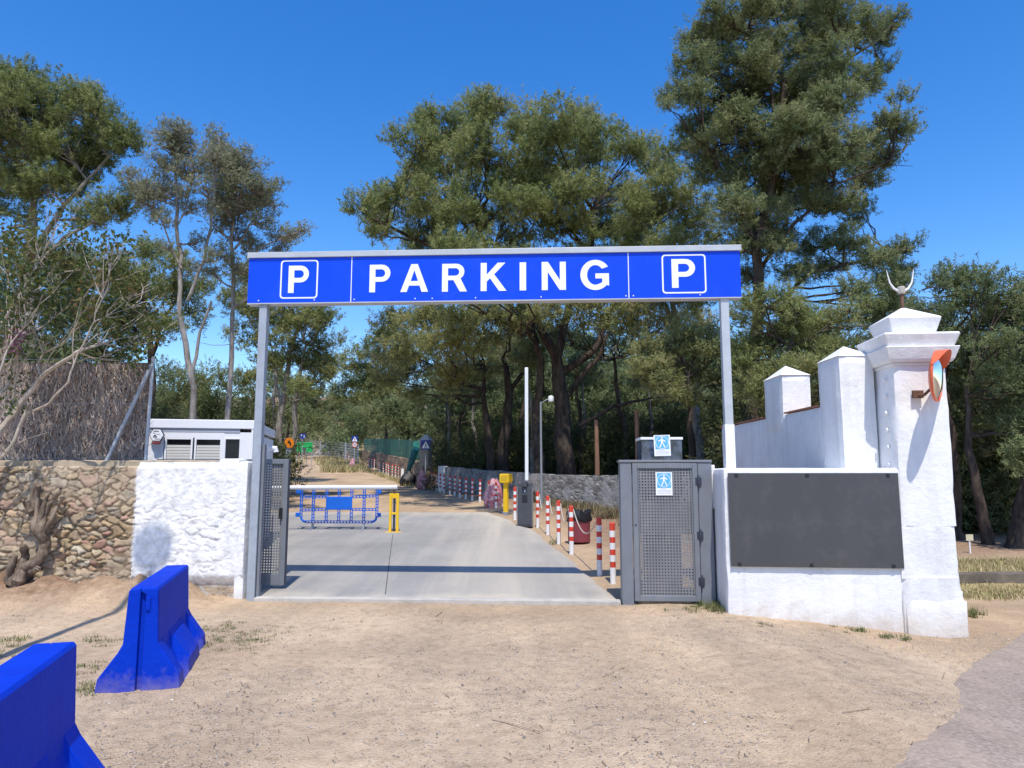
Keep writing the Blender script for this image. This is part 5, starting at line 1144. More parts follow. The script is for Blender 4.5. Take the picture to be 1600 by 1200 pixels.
T_('pine_tree', 'tall dense pine at the left edge above the brush screen', 'tree', 23, [(38, 700), (42, 520), (46, 400), (60, 280)], .30,
   [(20, 160, 62), (70, 160, 58), (120, 175, 50), (155, 165, 32), (-20, 200, 70), (40, 225, 70), (105, 235, 58), (160, 225, 42), (192, 222, 30), (205, 212, 16), (10, 290, 52), (70, 290, 42), (118, 285, 32), (150, 262, 30), (-30, 290, 60), (50, 345, 24), (148, 328, 26), (182, 332, 26), (125, 345, 18), (165, 350, 18), (210, 300, 12), (-40, 130, 50)], spread=1.5, dens=1.0, barkm='bark_grey', extra=[([(46, 400), (100, 320), (170, 245)], .10), ([(44, 430), (100, 370), (160, 338)], .07)])
T_('slender_pine', 'slender pale-stemmed tree with a thin crown, directly behind the white cabin', 'tree', 19.5, [(298, 720), (293, 560), (282, 450), (277, 330), (276, 230)], .105,
   [(275, 205, 24), (262, 230, 26), (292, 235, 26), (250, 260, 22), (300, 262, 20), (276, 265, 28), (232, 300, 22), (212, 285, 18), (200, 272, 12), (262, 310, 24), (240, 335, 20), (290, 300, 16), (222, 315, 14), (262, 210, 20), (290, 215, 18), (255, 285, 22), (330, 240, 22), (318, 290, 18), (345, 255, 16), (300, 330, 18), (215, 300, 18), (255, 345, 18), (325, 330, 16), (310, 380, 18), (258, 385, 16), (330, 400, 16), (300, 420, 14)], spread=.7, pr=.24, dens=.42, L=.13, W_=.034, mat='grey_leaf', barkm='bark_grey', tint=.6, twig=.9, fill=1.1, bare=24,
   extra=[([(293, 470), (318, 410), (330, 340), (336, 270), (342, 215)], .05), ([(284, 420), (262, 370), (235, 310)], .035), ([(279, 350), (300, 290)], .025), ([(306, 720, .4, 1), (303, 600), (312, 520), (330, 470)], .07)])
T_('slender_pine', 'airy grey-green tree with a straight pale stem, right of the thin tree behind the cabin', 'tree', 21, [(361, 720), (362, 560), (365, 420), (368, 300), (372, 240)], .095,
   [(342, 215, 20), (352, 240, 22), (335, 262, 20), (372, 240, 20), (385, 265, 28), (360, 285, 26), (402, 300, 30), (345, 310, 24), (420, 300, 18), (430, 290, 10), (382, 330, 32), (350, 345, 26), (415, 345, 22), (330, 350, 18), (440, 372, 22), (462, 368, 18), (474, 358, 10), (375, 375, 28), (395, 395, 22), (360, 260, 24), (395, 285, 24), (340, 285, 22), (410, 325, 24), (370, 310, 28), (430, 320, 16), (345, 320, 22), (350, 400, 22), (410, 420, 24), (375, 430, 22), (440, 400, 20), (335, 430, 18), (395, 460, 20)], spread=.9, pr=.28, dens=.5, L=.14, W_=.036, mat='grey_leaf', barkm='bark_grey', tint=.6, twig=.8, bare=16, extra=[([(366, 390), (400, 340), (430, 295)], .04), ([(364, 430), (410, 385), (468, 366)], .04)])
T_('pine_tree', 'olive round-crowned pine between the left pine and the thin trees', 'tree', 29, [(232, 720), (236, 560), (225, 470)], .22,
   [(205, 420, 34), (240, 410, 36), (272, 420, 30), (180, 450, 40), (225, 460, 45), (265, 465, 36), (300, 440, 26), (160, 500, 45), (205, 510, 45), (250, 515, 34), (140, 430, 40), (110, 470, 45), (300, 490, 26)], spread=1.6, pr=.55, dens=.75, L=.22, W_=.05, tint=.45, bare=14, extra=[([(236, 560), (255, 500), (285, 450)], .09)])
T_('pine_tree', 'pine with two pale leaning trunks right of the left sign post', 'tree', 30, [(442, 720), (440, 640), (452, 560), (470, 500)], .19,
   [(415, 470, 30), (450, 480, 40), (490, 485, 32), (505, 505, 22), (430, 510, 36), (470, 520, 38), (505, 540, 28), (450, 555, 32), (490, 570, 34), (515, 575, 20), (425, 560, 24), (500, 605, 24), (475, 610, 22), (400, 490, 30), (390, 530, 30), (375, 470, 30), (385, 430, 24)], spread=1.6, pr=.5, dens=.8, L=.21, W_=.05, tint=.5, barkm='bark_grey', bare=18, extra=[([(449, 722, 0, 1), (460, 640), (468, 590), (478, 540)], .13), ([(441, 640), (430, 590), (424, 540)], .08), ([(428, 720, 1, 1), (427, 620), (432, 560)], .11)])
T_('pine_tree', 'huge spreading pine with a thick forked trunk, behind the middle of the sign', 'tree', 29, [(884, 760), (880, 660), (872, 590), (868, 550)], .44,
   [(690, 200, 48), (735, 190, 40), (770, 180, 36), (815, 200, 40), (860, 190, 40), (905, 200, 40), (945, 215, 38), (650, 235, 46), (700, 245, 56), (755, 240, 48), (810, 250, 50), (870, 245, 50), (930, 255, 46), (980, 245, 34), (1005, 235, 24), (645, 285, 40), (690, 300, 54), (745, 300, 44), (800, 300, 40), (850, 300, 50), (905, 305, 46), (960, 300, 38), (610, 315, 34), (585, 320, 24), (566, 332, 16), (600, 350, 26), (585, 362, 16), (660, 345, 40), (700, 370, 34), (760, 350, 38), (830, 350, 46), (890, 360, 48), (945, 350, 40), (655, 380, 24), (800, 385, 34), (1010, 270, 26), (700, 395, 34, -6), (745, 390, 34, -3), (760, 425, 34, -8), (815, 430, 34, -9), (690, 430, 30, -7), (640, 420, 24, -6), (850, 420, 34, 0), (900, 420, 36, 1), (950, 410, 36), (720, 345, 36, -4), (805, 320, 36, -4), (870, 330, 36, -3), (1000, 320, 34), (990, 360, 34), (940, 440, 30), (680, 340, 34)], spread=4.0, pr=.60, dens=1.0, L=.22, W_=.05, tint=.45, r1=.5, bare=14, twig=.25,
   extra=[([(868, 555), (820, 480), (770, 420), (740, 340)], .20), ([(870, 560), (890, 470), (920, 400), (925, 330)], .19), ([(872, 585), (930, 545), (960, 470), (1000, 380)], .17), ([(878, 640), (935, 560), (950, 520)], .14), ([(905, 665), (955, 635), (985, 628), (1030, 620)], .10), ([(800, 445), (720, 400), (640, 370), (590, 345)], .13), ([(842, 765, -1.5, 1), (838, 650), (845, 560), (825, 500)], .24)])
T_('pine_tree', 'broad silvery-olive pine filling the gap between the spreading pine and the tall right pine', 'tree', 26, [(1092, 760), (1085, 640), (1060, 540), (1045, 430)], .26,
   [(1020, 300, 34), (1060, 280, 34), (1090, 310, 34), (1000, 340, 38), (1045, 345, 44), (1095, 355, 40), (1000, 390, 36), (1050, 400, 44), (1100, 410, 40), (975, 400, 30), (1045, 240, 14), (1035, 450, 40), (1090, 460, 40), (985, 455, 40)], spread=1.8, pr=.5, dens=.85, L=.2, W_=.045, tint=.5, bare=36, barkm='bark_grey', extra=[([(1060, 520), (1020, 430), (1010, 350)], .1)])
T_('pine_tree', 'very tall grey-green pine behind the white pier, its top cut by the upper edge', 'tree', 20.5, [(1178, 760), (1180, 600), (1186, 430), (1205, 280), (1225, 120)], .24,
   [(1120, 20, 26), (1095, 60, 30), (1135, 60, 34), (1085, 100, 26), (1120, 110, 38), (1165, 40, 34), (1215, 20, 36), (1205, 80, 44), (1265, 30, 38), (1315, 30, 38), (1350, 50, 28), (1260, 90, 46), (1310, 100, 42), (1370, 70, 22), (1390, 45, 16), (1398, 30, 10), (1055, 145, 20), (1042, 165, 12), (1080, 160, 32), (1125, 165, 42), (1180, 150, 46), (1240, 160, 48), (1300, 165, 46), (1350, 130, 28), (1375, 110, 16), (1085, 210, 36), (1075, 235, 22), (1135, 220, 44), (1195, 225, 48), (1255, 230, 48), (1310, 230, 42), (1365, 220, 26), (1400, 185, 20), (1410, 150, 16), (1405, 215, 20), (1420, 200, 10), (1345, 265, 32), (1390, 255, 20), (1115, 265, 36), (1165, 280, 44), (1225, 285, 46), (1285, 285, 42), (1355, 285, 20), (1150, 330, 38), (1200, 340, 38), (1255, 325, 30), (1305, 325, 34), (1335, 335, 22), (1275, 380, 30), (1320, 375, 28), (1345, 395, 18), (1395, 395, 20), (1418, 385, 14), (1375, 412, 18), (1210, 390, 26), (1150, 385, 30), (1245, 430, 26), (1300, 420, 26), (1170, 430, 22), (1380, 440, 22), (1398, 470, 24), (1350, 455, 28), (1418, 425, 14), (1370, 495, 26), (1260, 130, 40), (1180, 100, 36), (1230, 200, 40), (1280, 190, 40), (1150, 190, 36), (1200, 310, 40), (1260, 260, 36), (1185, 370, 30), (1220, 370, 26), (1180, 10, 30), (1290, 0, 34), (1240, -20, 40)], spread=1.9, pr=.38, dens=.85, fill=1.5, L=.17, W_=.036, mat='pine_deep', tint=.5, r1=.35, bare=40, twig=.4, barkm='bark_dark',
   extra=[([(1186, 430), (1240, 350), (1300, 290), (1390, 250)], .06), ([(1190, 400), (1150, 320), (1110, 240), (1090, 120)], .07), ([(1205, 290), (1260, 180), (1330, 90), (1395, 38)], .055), ([(1183, 500), (1260, 430), (1340, 410), (1415, 388)], .07), ([(1210, 240), (1200, 120), (1170, 40)], .055)])
T_('pine_tree', 'bushy yellow-green pine right behind the battlements', 'tree', 17.5, [(1215, 760), (1225, 650), (1235, 540)], .17,
   [(1180, 475, 30), (1215, 470, 36), (1250, 490, 32), (1190, 520, 38), (1235, 530, 40), (1280, 520, 36), (1320, 500, 30), (1345, 480, 22), (1165, 560, 34), (1200, 580, 40), (1260, 580, 40), (1310, 560, 36), (1350, 540, 26), (1180, 620, 36), (1230, 630, 40), (1280, 625, 36), (1320, 610, 30), (1360, 590, 22), (1160, 500, 22)], spread=1.1, pr=.36, dens=.8, L=.15, W_=.032, tint=.62, bare=40, mat='pine')
T_('pine_tree', 'low spreading pine with sunlit branches left of the right sign post', 'tree', 22.5, [(1075, 760), (1080, 680), (1075, 590)], .18,
   [(1100, 530, 32), (1060, 540, 34), (1020, 555, 34), (1110, 560, 30), (1080, 585, 36), (1035, 590, 36), (1000, 590, 26), (1115, 600, 28), (1060, 620, 28), (1130, 545, 20)], spread=1.2, pr=.42, dens=.85, L=.17, W_=.038, mat='bright_leaf', tint=.6, bare=40)
T_('pine_tree', 'pine with two dark upright trunks and a low crown under the sign', 'tree', 33, [(766, 760), (764, 690), (757, 630), (752, 570)], .26,
   [(625, 505, 36), (665, 500, 40, -6), (710, 495, 40, -8), (755, 500, 40, -7), (800, 500, 40, -6), (645, 540, 40, -4), (690, 545, 42, -7), (740, 540, 40, -6), (610, 560, 30), (650, 580, 34), (700, 585, 34), (755, 580, 34), (790, 545, 36), (830, 520, 34), (600, 595, 26), (640, 610, 26), (690, 615, 22), (820, 560, 26)], spread=2.6, pr=.6, dens=.85, L=.24, W_=.055, mat='bright_leaf', tint=.58, bare=26, extra=[([(783, 758, .3, 1), (787, 690), (796, 620), (790, 570)], .32), ([(796, 615), (825, 570), (845, 545)], .12), ([(755, 610), (700, 580), (650, 560)], .10)])
T_('pine_tree', 'sunlit pine crown hanging beside the thick forked trunk, right under the sign', 'tree', 31, [(985, 760), (975, 660), (960, 560)], .2,
   [(860, 495, 38, -5), (905, 490, 38, -6), (950, 490, 38, -6), (995, 495, 36, -6), (1035, 500, 34, -5), (880, 530, 30), (1000, 535, 30), (1045, 540, 30), (960, 520, 24), (1090, 500, 34)], spread=1.8, pr=.55, dens=.8, L=.23, W_=.05, mat='bright_leaf', tint=.6, bare=16)
# right side group
T_('pine_tree', 'dark green pine with a straight trunk right behind the white pillar', 'tree', 16.5, [(1497, 880), (1493, 760), (1478, 640), (1470, 540)], .17,
   [(1470, 445, 26), (1500, 435, 26), (1455, 480, 32), (1495, 475, 36), (1535, 455, 28), (1460, 525, 34), (1500, 525, 38), (1445, 560, 30), (1480, 575, 36), (1520, 570, 34), (1500, 620, 30), (1540, 510, 34)], spread=1.1, pr=.36, dens=.85, L=.15, W_=.034, mat='pine_deep', tint=.4, bare=20)
T_('pine_tree', 'dark green pine with a leaning trunk at the right edge', 'tree', 15.5, [(1550, 884), (1535, 800), (1512, 700), (1510, 600)], .15,
   [(1555, 430, 20), (1560, 470, 30), (1600, 455, 34), (1590, 500, 40), (1560, 545, 36), (1610, 550, 42), (1560, 595, 36), (1600, 610, 40), (1540, 640, 30), (1580, 660, 34), (1620, 670, 36), (1640, 480, 40), (1650, 580, 50)], spread=1.1, pr=.36, dens=.85, L=.15, W_=.034, mat='pine_deep', tint=.45, bare=16)
T_('pine_tree', 'trunk and low boughs of a pine cut off by the right edge', 'tree', 15, [(1586, 886), (1598, 780), (1615, 680), (1640, 560)], .19,
   [(1660, 480, 60), (1600, 700, 24), (1640, 640, 50), (1620, 720, 30), (1585, 690, 22)], spread=1.0, pr=.36, dens=.8, L=.15, W_=.036, mat='pine_deep', tint=.4)
# wood farther up the hill
far_trees = [
 ('mid-green pine on the left of the sky gap at the end of the track', 58, [(606, 722), (600, 640)], .25, [(545, 560, 26), (575, 545, 26), (600, 530, 28), (560, 590, 30), (595, 580, 32), (620, 560, 30), (540, 600, 20), (575, 620, 30), (612, 610, 30), (530, 620, 18)]),
 ('pale olive bush-like pine over the upper end of the track', 84, [(505, 715), (512, 660)], .2, [(520, 630, 20), (545, 640, 24), (505, 650, 20), (530, 665, 24), (560, 655, 24), (515, 680, 18), (545, 680, 18), (490, 665, 14), (500, 675, 16), (530, 690, 14), (560, 680, 16), (575, 660, 18), (480, 650, 16), (470, 675, 14)]),
 ('dark green pine over the green netting', 54, [(640, 720), (640, 660)], .25, [(630, 640, 28), (665, 640, 30), (700, 650, 30), (600, 648, 26), (640, 664, 24), (680, 676, 26), (615, 664, 20), (580, 655, 22)]),
 ('dark pine low behind the white cabin roof', 36, [(262, 720), (262, 640)], .2, [(255, 590, 24), (280, 600, 24), (245, 620, 26), (275, 635, 28), (300, 620, 20), (240, 655, 22), (270, 668, 22)]),
 ('brown-green pine between the two thin stems behind the cabin', 34, [(325, 720), (330, 650)], .2, [(320, 600, 24), (345, 590, 22), (330, 630, 28), (350, 650, 24), (305, 640, 22), (385, 600, 26), (400, 640, 26), (380, 660, 24), (410, 580, 24), (310, 672, 18)]),
 ('dark pine at the back of the left track edge', 44, [(446, 715), (452, 660)], .2, [(455, 610, 26), (485, 625, 26), (470, 650, 26), (500, 640, 20), (445, 650, 24), (490, 670, 16), (440, 600, 26)]),
 ('shaded pine deep in the wood right of the netting', 44, [(712, 725), (715, 660)], .24, [(700, 610, 34), (740, 620, 34), (720, 655, 30), (690, 670, 24), (755, 650, 26)]),
 ('shaded pine deep in the wood left of the thick forked trunk', 42, [(818, 735), (820, 660)], .24, [(800, 600, 34), (840, 600, 34), (820, 640, 32), (850, 650, 26), (800, 670, 24)]),
 ('shaded pine deep in the wood right of the thick forked trunk', 40, [(955, 740), (950, 660)], .24, [(930, 590, 34), (970, 600, 34), (1000, 620, 34), (950, 640, 32), (920, 650, 26), (985, 660, 26)]),
 ('shaded pine deep in the wood behind the glazed box', 38, [(1045, 745), (1050, 660)], .24, [(1030, 620, 36), (1075, 630, 36), (1110, 640, 34), (1050, 660, 32), (1010, 660, 28), (1090, 680, 28)]),
 ('dark pine behind the gap between the battlements', 34, [(1160, 750), (1165, 650)], .24, [(1150, 620, 36), (1190, 640, 36), (1250, 640, 36), (1300, 630, 34), (1130, 660, 30), (1170, 680, 34), (1340, 600, 34), (1380, 560, 34), (1390, 480, 30), (1420, 500, 28), (1400, 440, 22)]),
 ('dark pine closing the view behind the right trunks', 30, [(1545, 820), (1545, 700)], .24, [(1480, 690, 40), (1530, 680, 44), (1580, 690, 44), (1500, 750, 44), (1560, 750, 44), (1610, 740, 44), (1500, 810, 40), (1550, 815, 40), (1600, 810, 40), (1640, 760, 50), (1590, 570, 50), (1540, 600, 50), (1620, 500, 40)]),
 ('dark pine behind the left edge of the brush screen', 28, [(20, 720), (25, 600)], .24, [(0, 420, 40), (50, 410, 40), (95, 430, 40), (0, 490, 50), (60, 490, 50), (115, 510, 44), (20, 560, 50), (80, 560, 46), (130, 560, 40), (-40, 450, 50), (175, 560, 36), (-40, 620, 50), (20, 640, 40)]),
]
for lb, Yy, tr_, r_, lo_ in far_trees:
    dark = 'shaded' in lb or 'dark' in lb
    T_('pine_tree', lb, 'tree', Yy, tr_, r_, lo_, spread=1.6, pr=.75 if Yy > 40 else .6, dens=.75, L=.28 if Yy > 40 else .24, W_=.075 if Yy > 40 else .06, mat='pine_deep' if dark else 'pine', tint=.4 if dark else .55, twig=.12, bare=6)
g = np.random.default_rng(42)
# trunks standing in the shade of the wood
for k, (px, Yy, r_, top) in enumerate([(700, 39, .13, 600), (722, 40, .11, 610), (742, 37, .14, 590), (812, 38, .2, 560), (832, 33, .15, 570), (905, 33, .16, 560), (1016, 33, .13, 580), (1060, 31, .14, 560), (915, 36, .12, 580)]):
    pos = ['left of the dark pole', 'right of the dark pole', 'left of the twin dark trunks', 'left of the raised arm', 'between the raised arm and the lamp post', 'touching the right of the thick forked trunk', 'right of the taller wooden post', 'behind the glazed box', 'left of the shorter wooden post'][k]
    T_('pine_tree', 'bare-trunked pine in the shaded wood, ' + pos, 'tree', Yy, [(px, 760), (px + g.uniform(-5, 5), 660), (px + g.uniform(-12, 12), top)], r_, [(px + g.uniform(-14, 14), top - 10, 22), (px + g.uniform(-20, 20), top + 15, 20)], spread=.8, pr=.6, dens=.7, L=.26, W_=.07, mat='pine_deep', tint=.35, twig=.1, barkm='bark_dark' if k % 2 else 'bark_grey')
# undergrowth and the far wood: one mass each, nobody could count them
def mass(name, label, pts, pr, dens, L, W_, mat, tint, seed, cat):
    gg = np.random.default_rng(seed); P_ = []
    for (x, y, z0, z1, w) in pts:
        nn_ = max(1, int((z1 - z0) / pr * 1.1))
        for _ in range(nn_): P_.append((x + gg.uniform(-w, w), y + gg.uniform(-w, w), gg.uniform(z0, z1), pr * gg.uniform(.7, 1.3)))
    V, tt = needles(np.array(P_), dens, L, W_, gg, tint, .35, .2); o = raw_mesh(name, V, 3, M[mat], None, {'tint': tt.astype(np.float32)}); tag(o, label, cat, None, 'stuff'); return o
pts = []
def gcol(px, Y, h, w, up=0):
    x = (px - 800) / FPX * Y; z = float(gz(x, Y)); pts.append((x, Y, z + up, z + h, w))
for i in range(150): px = g.uniform(684, 1190); gcol(px, g.uniform(36, 46) - (px - 684) / 506 * 9, g.uniform(1.5, 4.5), .7)
for i in range(60): gcol(g.uniform(1130, 1420), g.uniform(19, 27), g.uniform(1.2, 4.5), .6)
for i in range(120): gcol(g.uniform(1440, 1800), g.uniform(17.5, 24), g.uniform(1.2, 4.6), .5)
for i in range(70): gcol(g.uniform(-250, 130), g.uniform(13, 18), g.uniform(2, 4.2), .5)
for i in range(60): gcol(g.uniform(225, 430), g.uniform(26, 34), g.uniform(1.5, 4), .6)
mass('undergrowth', 'dark undergrowth of shrubs filling the wood between and behind the trunks', pts, .7, .75, .26, .07, 'dark_leaf', .4, 3, 'undergrowth')
pts = []
for i in range(420):
    px = g.uniform(-500, 2100); Yy = g.uniform(66, 110); x = (px - 800) / FPX * Yy; z = float(gz(x, Yy))
    if 495 < px < 560: top = g.uniform(4.5, 6.5)
    else: top = g.uniform(5, 10)
    pts.append((x, Yy, z, z + top, 2.0))
for i in range(200):
    px = g.uniform(690, 1330); Yy = g.uniform(48, 60); x = (px - 800) / FPX * Yy; z = float(gz(x, Yy)); pts.append((x, Yy, z, z + g.uniform(4, 11), 1.6))
for i in range(140):
    px = g.uniform(640, 2000) if i % 2 else g.uniform(1300, 2000); Yy = g.uniform(34, 60) if px > 1300 else g.uniform(56, 64); x = (px - 800) / FPX * Yy; z = float(gz(x, Yy)); pts.append((x, Yy, z, z + g.uniform(3, 8), 1.6))
mass('far_wood', 'far pine wood closing the view all along the top of the slope', pts, 1.5, .75, .5, .16, 'pine_deep', .45, 5, 'wood')

# ------------------------------------------------------------------ bare-branched shrub and gnarled stump at the left wall
sb = at(-55, 800, 9.3); shb = empty('bare_branched_shrub', (sb.x, 9.3, float(gz(sb.x, 9.3)) - .1), 0, 'shrub with pale bare branches and reddish-green leaf tips before the brush screen', 'shrub')
tm = MB(); g = np.random.default_rng(5); rel0 = np.array((sb.x, 9.3, float(gz(sb.x, 9.3)) - .1))
BR_ = [([(-55, 900), (-40, 800), (-12, 700), (0, 673), (20, 650), (43, 617), (67, 587), (90, 570), (120, 550), (143, 542), (165, 535), (190, 528)], .062, 0),
 ([(63, 585), (58, 570), (68, 552), (55, 520), (40, 492), (50, 465)], .02, .1), ([(68, 552), (97, 537), (110, 522), (125, 493), (137, 478), (150, 450)], .016, .15), ([(53, 642), (77, 630), (107, 597), (120, 557), (133, 533), (147, 503), (160, 467), (170, 427), (172, 400)], .018, -.2),
 ([(8, 668), (13, 650), (22, 617), (28, 573), (28, 540), (24, 500), (30, 450)], .028, .1), ([(-30, 560), (0, 507), (27, 467), (63, 450), (90, 430), (140, 421), (165, 415)], .02, -.1), ([(-20, 560), (40, 523), (67, 510), (97, 487), (125, 457)], .018, .2),
 ([(-30, 690), (0, 617), (13, 600), (5, 560), (15, 520), (10, 470), (14, 430)], .022, .15), ([(43, 643), (23, 687), (0, 717), (-30, 740), (-55, 860)], .03, -.1), ([(143, 542), (163, 530), (182, 520)], .01, 0), ([(-20, 640), (0, 580), (12, 545), (30, 520), (45, 500)], .02, -.2),
 ([(27, 467), (48, 430), (62, 405), (75, 380)], .010, 0), ([(97, 487), (90, 455), (100, 420)], .009, .1), ([(120, 550), (150, 560), (185, 548), (215, 540)], .010, .1), ([(147, 503), (175, 490), (205, 480)], .009, -.1), ([(-60, 800), (-30, 720), (-5, 610), (10, 500)], .03, .4)]
tips = []
for pts_, r_, dy in BR_:
    P3 = [np.array(at(px, py, 9.35 + dy + .25 * math.sin(px * .05 + py * .02))) for px, py in pts_]; s_ = []
    for a, c in zip(P3[:-1], P3[1:]): s_ += list(wob_path(a, c, 3, .07, g)[:-1])
    s_.append(P3[-1]); s_ = np.array(s_); rr = list(r_ * (1 - .84 * np.linspace(0, 1, len(s_)) ** .8)); tm.tube([tuple(p) for p in s_ - rel0], rr, 7)
    tips.append(s_[-1])
    for _ in range(9):
        k = g.integers(len(s_) // 3, len(s_)); d = s_[k] - s_[max(0, k - 3)]; d /= np.linalg.norm(d) + 1e-9
        c = s_[k] + (d + g.normal(0, .55, 3) + np.array((.1, 0, .35))) * g.uniform(.18, .5); w_ = wob_path(s_[k], c, 4, .15, g); tm.tube([tuple(p) for p in w_ - rel0], list(np.linspace(.008, .003, 5)), 4, cap=False); tips.append(c)
        if g.random() < .5: c2 = w_[2] + (d + g.normal(0, .6, 3)) * .2; tm.tube([tuple(p - rel0) for p in (w_[2], (w_[2] + c2) / 2, c2)], [.005, .004, .002], 4, cap=False); tips.append(c2)
tm.build('branches', M['bark_pale'], shb, smooth=True)
lv = []; lt_ = []
spots = [(p, .11, 11) for p in tips if p[2] > 3.1]
for px, py, r, n_ in [(20, 385, 40, 18), (60, 400, 40, 18), (100, 420, 40, 15), (150, 410, 34, 13), (185, 430, 28, 10), (140, 460, 40, 9), (60, 450, 40, 7), (30, 360, 26, 8), (200, 470, 28, 8), (195, 530, 22, 7), (222, 545, 16, 6), (95, 470, 40, 6), (20, 440, 30, 6), (165, 500, 26, 5), (0, 560, 26, 6), (10, 610, 22, 5), (230, 515, 20, 6), (-30, 480, 50, 14), (120, 385, 26, 6)]:
    for _ in range(n_): q = at(px + g.normal(0, r * .55), py + g.normal(0, r * .55), (9.5 if px < 170 else 9.85) + g.normal(0, .3)); spots.append((np.array(q), .13, 18))
for p, r, n_ in spots:
    c = np.array(p) + g.normal(0, r * .55, (n_, 3)); lv.append(quadleaf(c, .075, .042, g)); t0 = np.clip(g.normal(.45, .3), 0, 1); lt_.append(np.clip(t0 + g.normal(0, .12, n_), 0, 1))
lv = np.concatenate(lv); lt_ = np.repeat(np.concatenate(lt_), 4); raw_mesh('leaves', lv.reshape(-1, 3) - rel0.astype(np.float32), 4, M['shrub_leaf'], shb, {'tint': lt_.astype(np.float32)})
fl = []; g2 = np.random.default_rng(8)
for (px, py) in ((26, 530), (32, 518), (20, 545)):
    q = np.array(at(px, py, 9.3)); fl.append(quadleaf(q + g2.normal(0, .05, (70, 3)), .03, .025, g2))
fl = np.concatenate(fl); raw_mesh('blossom', fl.reshape(-1, 3) - rel0.astype(np.float32), 4, paint('blossom', (.22, .07, .15), .7, .2, 20), shb)
vb = at(30, 915, 9.55); vs_ = empty('gnarled_stump', (vb.x, 9.55, float(gz(vb.x, 9.55)) - .03), 0, 'gnarled old vine stump with cut branches against the bare stone wall', 'stump')
tm = MB(); r0_ = np.array((vb.x, 9.55, float(gz(vb.x, 9.55)) - .03))
for pts_, rr in [([(22, 925), (30, 905), (38, 888), (54, 880), (66, 868), (71, 850), (66, 838), (55, 826), (52, 808), (47, 795), (42, 782)], (.13, .10, .085, .085, .085, .085, .08, .07, .06, .05, .03)), ([(18, 915), (34, 890), (40, 868), (36, 852)], (.10, .09, .07, .05)), ([(14, 905), (18, 885), (24, 868)], (.08, .07, .04)), ([(54, 822), (58, 800), (58, 775), (60, 758)], (.05, .045, .045, .04)), ([(62, 832), (70, 805), (78, 785), (92, 770), (96, 760)], (.055, .045, .04, .03, .02)), ([(66, 838), (80, 812), (90, 790), (100, 775)], (.04, .035, .03, .02)), ([(50, 800), (40, 790), (36, 782)], (.035, .03, .02)), ([(60, 830), (66, 800), (72, 780), (80, 768)], (.045, .04, .03, .02)), ([(46, 812), (34, 806), (26, 802)], (.03, .025, .02)), ([(84, 838), (92, 826), (95, 818)], (.03, .02, .012)), ([(40, 895), (56, 890), (60, 884)], (.07, .06, .05)), ([(52, 790), (52, 770), (57, 755)], (.045, .045, .045)), ([(75, 790), (88, 780), (94, 762)], (.025, .02, .012))]:
    P3 = [np.array(at(px, py, 9.62 + .05 * math.sin(px))) - r0_ for px, py in pts_]; s_ = []
    for a, c in zip(P3[:-1], P3[1:]): s_ += list(wob_path(a, c, 4, .09, g)[:-1])
    s_.append(P3[-1]); tm.tube([tuple(p) for p in s_], list(np.interp(np.linspace(0, 1, len(s_)), np.linspace(0, 1, len(rr)), rr) * g.uniform(.68, .94, len(s_))), 9)
tm.build('stem', M['bark_vine'], vs_, smooth=True)

# ------------------------------------------------------------------ gravel, weeds, dry grass, litter
g = np.random.default_rng(77)
def gravel(n):
    y = 2.2 + (g.random(n) ** 1.4) * 7.4; x = g.uniform(-.78, .78, n) * y
    d = fbm(x * .9, y * .9, 15, 4); keep = (g.random(n) < sstep(.36, .62, d) * .9 + .12) & (x < np.interp(y, ay, ax_) + .25) & (y < 9.6 - .05 * x); x, y = x[keep], y[keep]; n = len(x)
    s = g.uniform(.0024, .0066, n) * (1 + 1.2 * (g.random(n) < .02)); z = gz(x, y) + near_h(x, y); base = np.array([(1, 0, 0), (0, 1, 0), (-1, 0, 0), (0, -1, 0), (0, 0, .7), (.2, .1, -.5)])
    v = base[None] * (1 + g.uniform(-.35, .35, (n, 6, 3))) * s[:, None, None]; a = g.uniform(0, 6.28, n); ca, sa = np.cos(a), np.sin(a)
    v = np.stack([v[..., 0] * ca[:, None] - v[..., 1] * sa[:, None], v[..., 0] * sa[:, None] + v[..., 1] * ca[:, None], v[..., 2]], -1) + np.stack([x, y, z + s * .25], -1)[:, None]
    f = np.array([(0, 1, 4), (1, 2, 4), (2, 3, 4), (3, 0, 4)]); F = (np.arange(n)[:, None, None] * 6 + f[None]).reshape(-1, 3)
    pal = np.array([(.33, .29, .26), (.42, .36, .30), (.20, .18, .17), (.50, .44, .37), (.16, .14, .13)]); c = pal[g.integers(0, 5, n)] * g.uniform(.8, 1.15, n)[:, None]
    o = raw_mesh('gravel', v.reshape(-1, 3), 3, M['gravel'], None, {'tint': np.repeat(c, 6, 0)}, F); tag(o, 'loose gravel scattered over the sandy forecourt', 'gravel', None, 'stuff')
def near_h(x, y):
    return (fbm(x * 1.1, y * 1.1, 3, 4) - .47) * .05 + (fbm(x * 6, y * 6, 9, 3) - .45) * .02
gravel(85000)
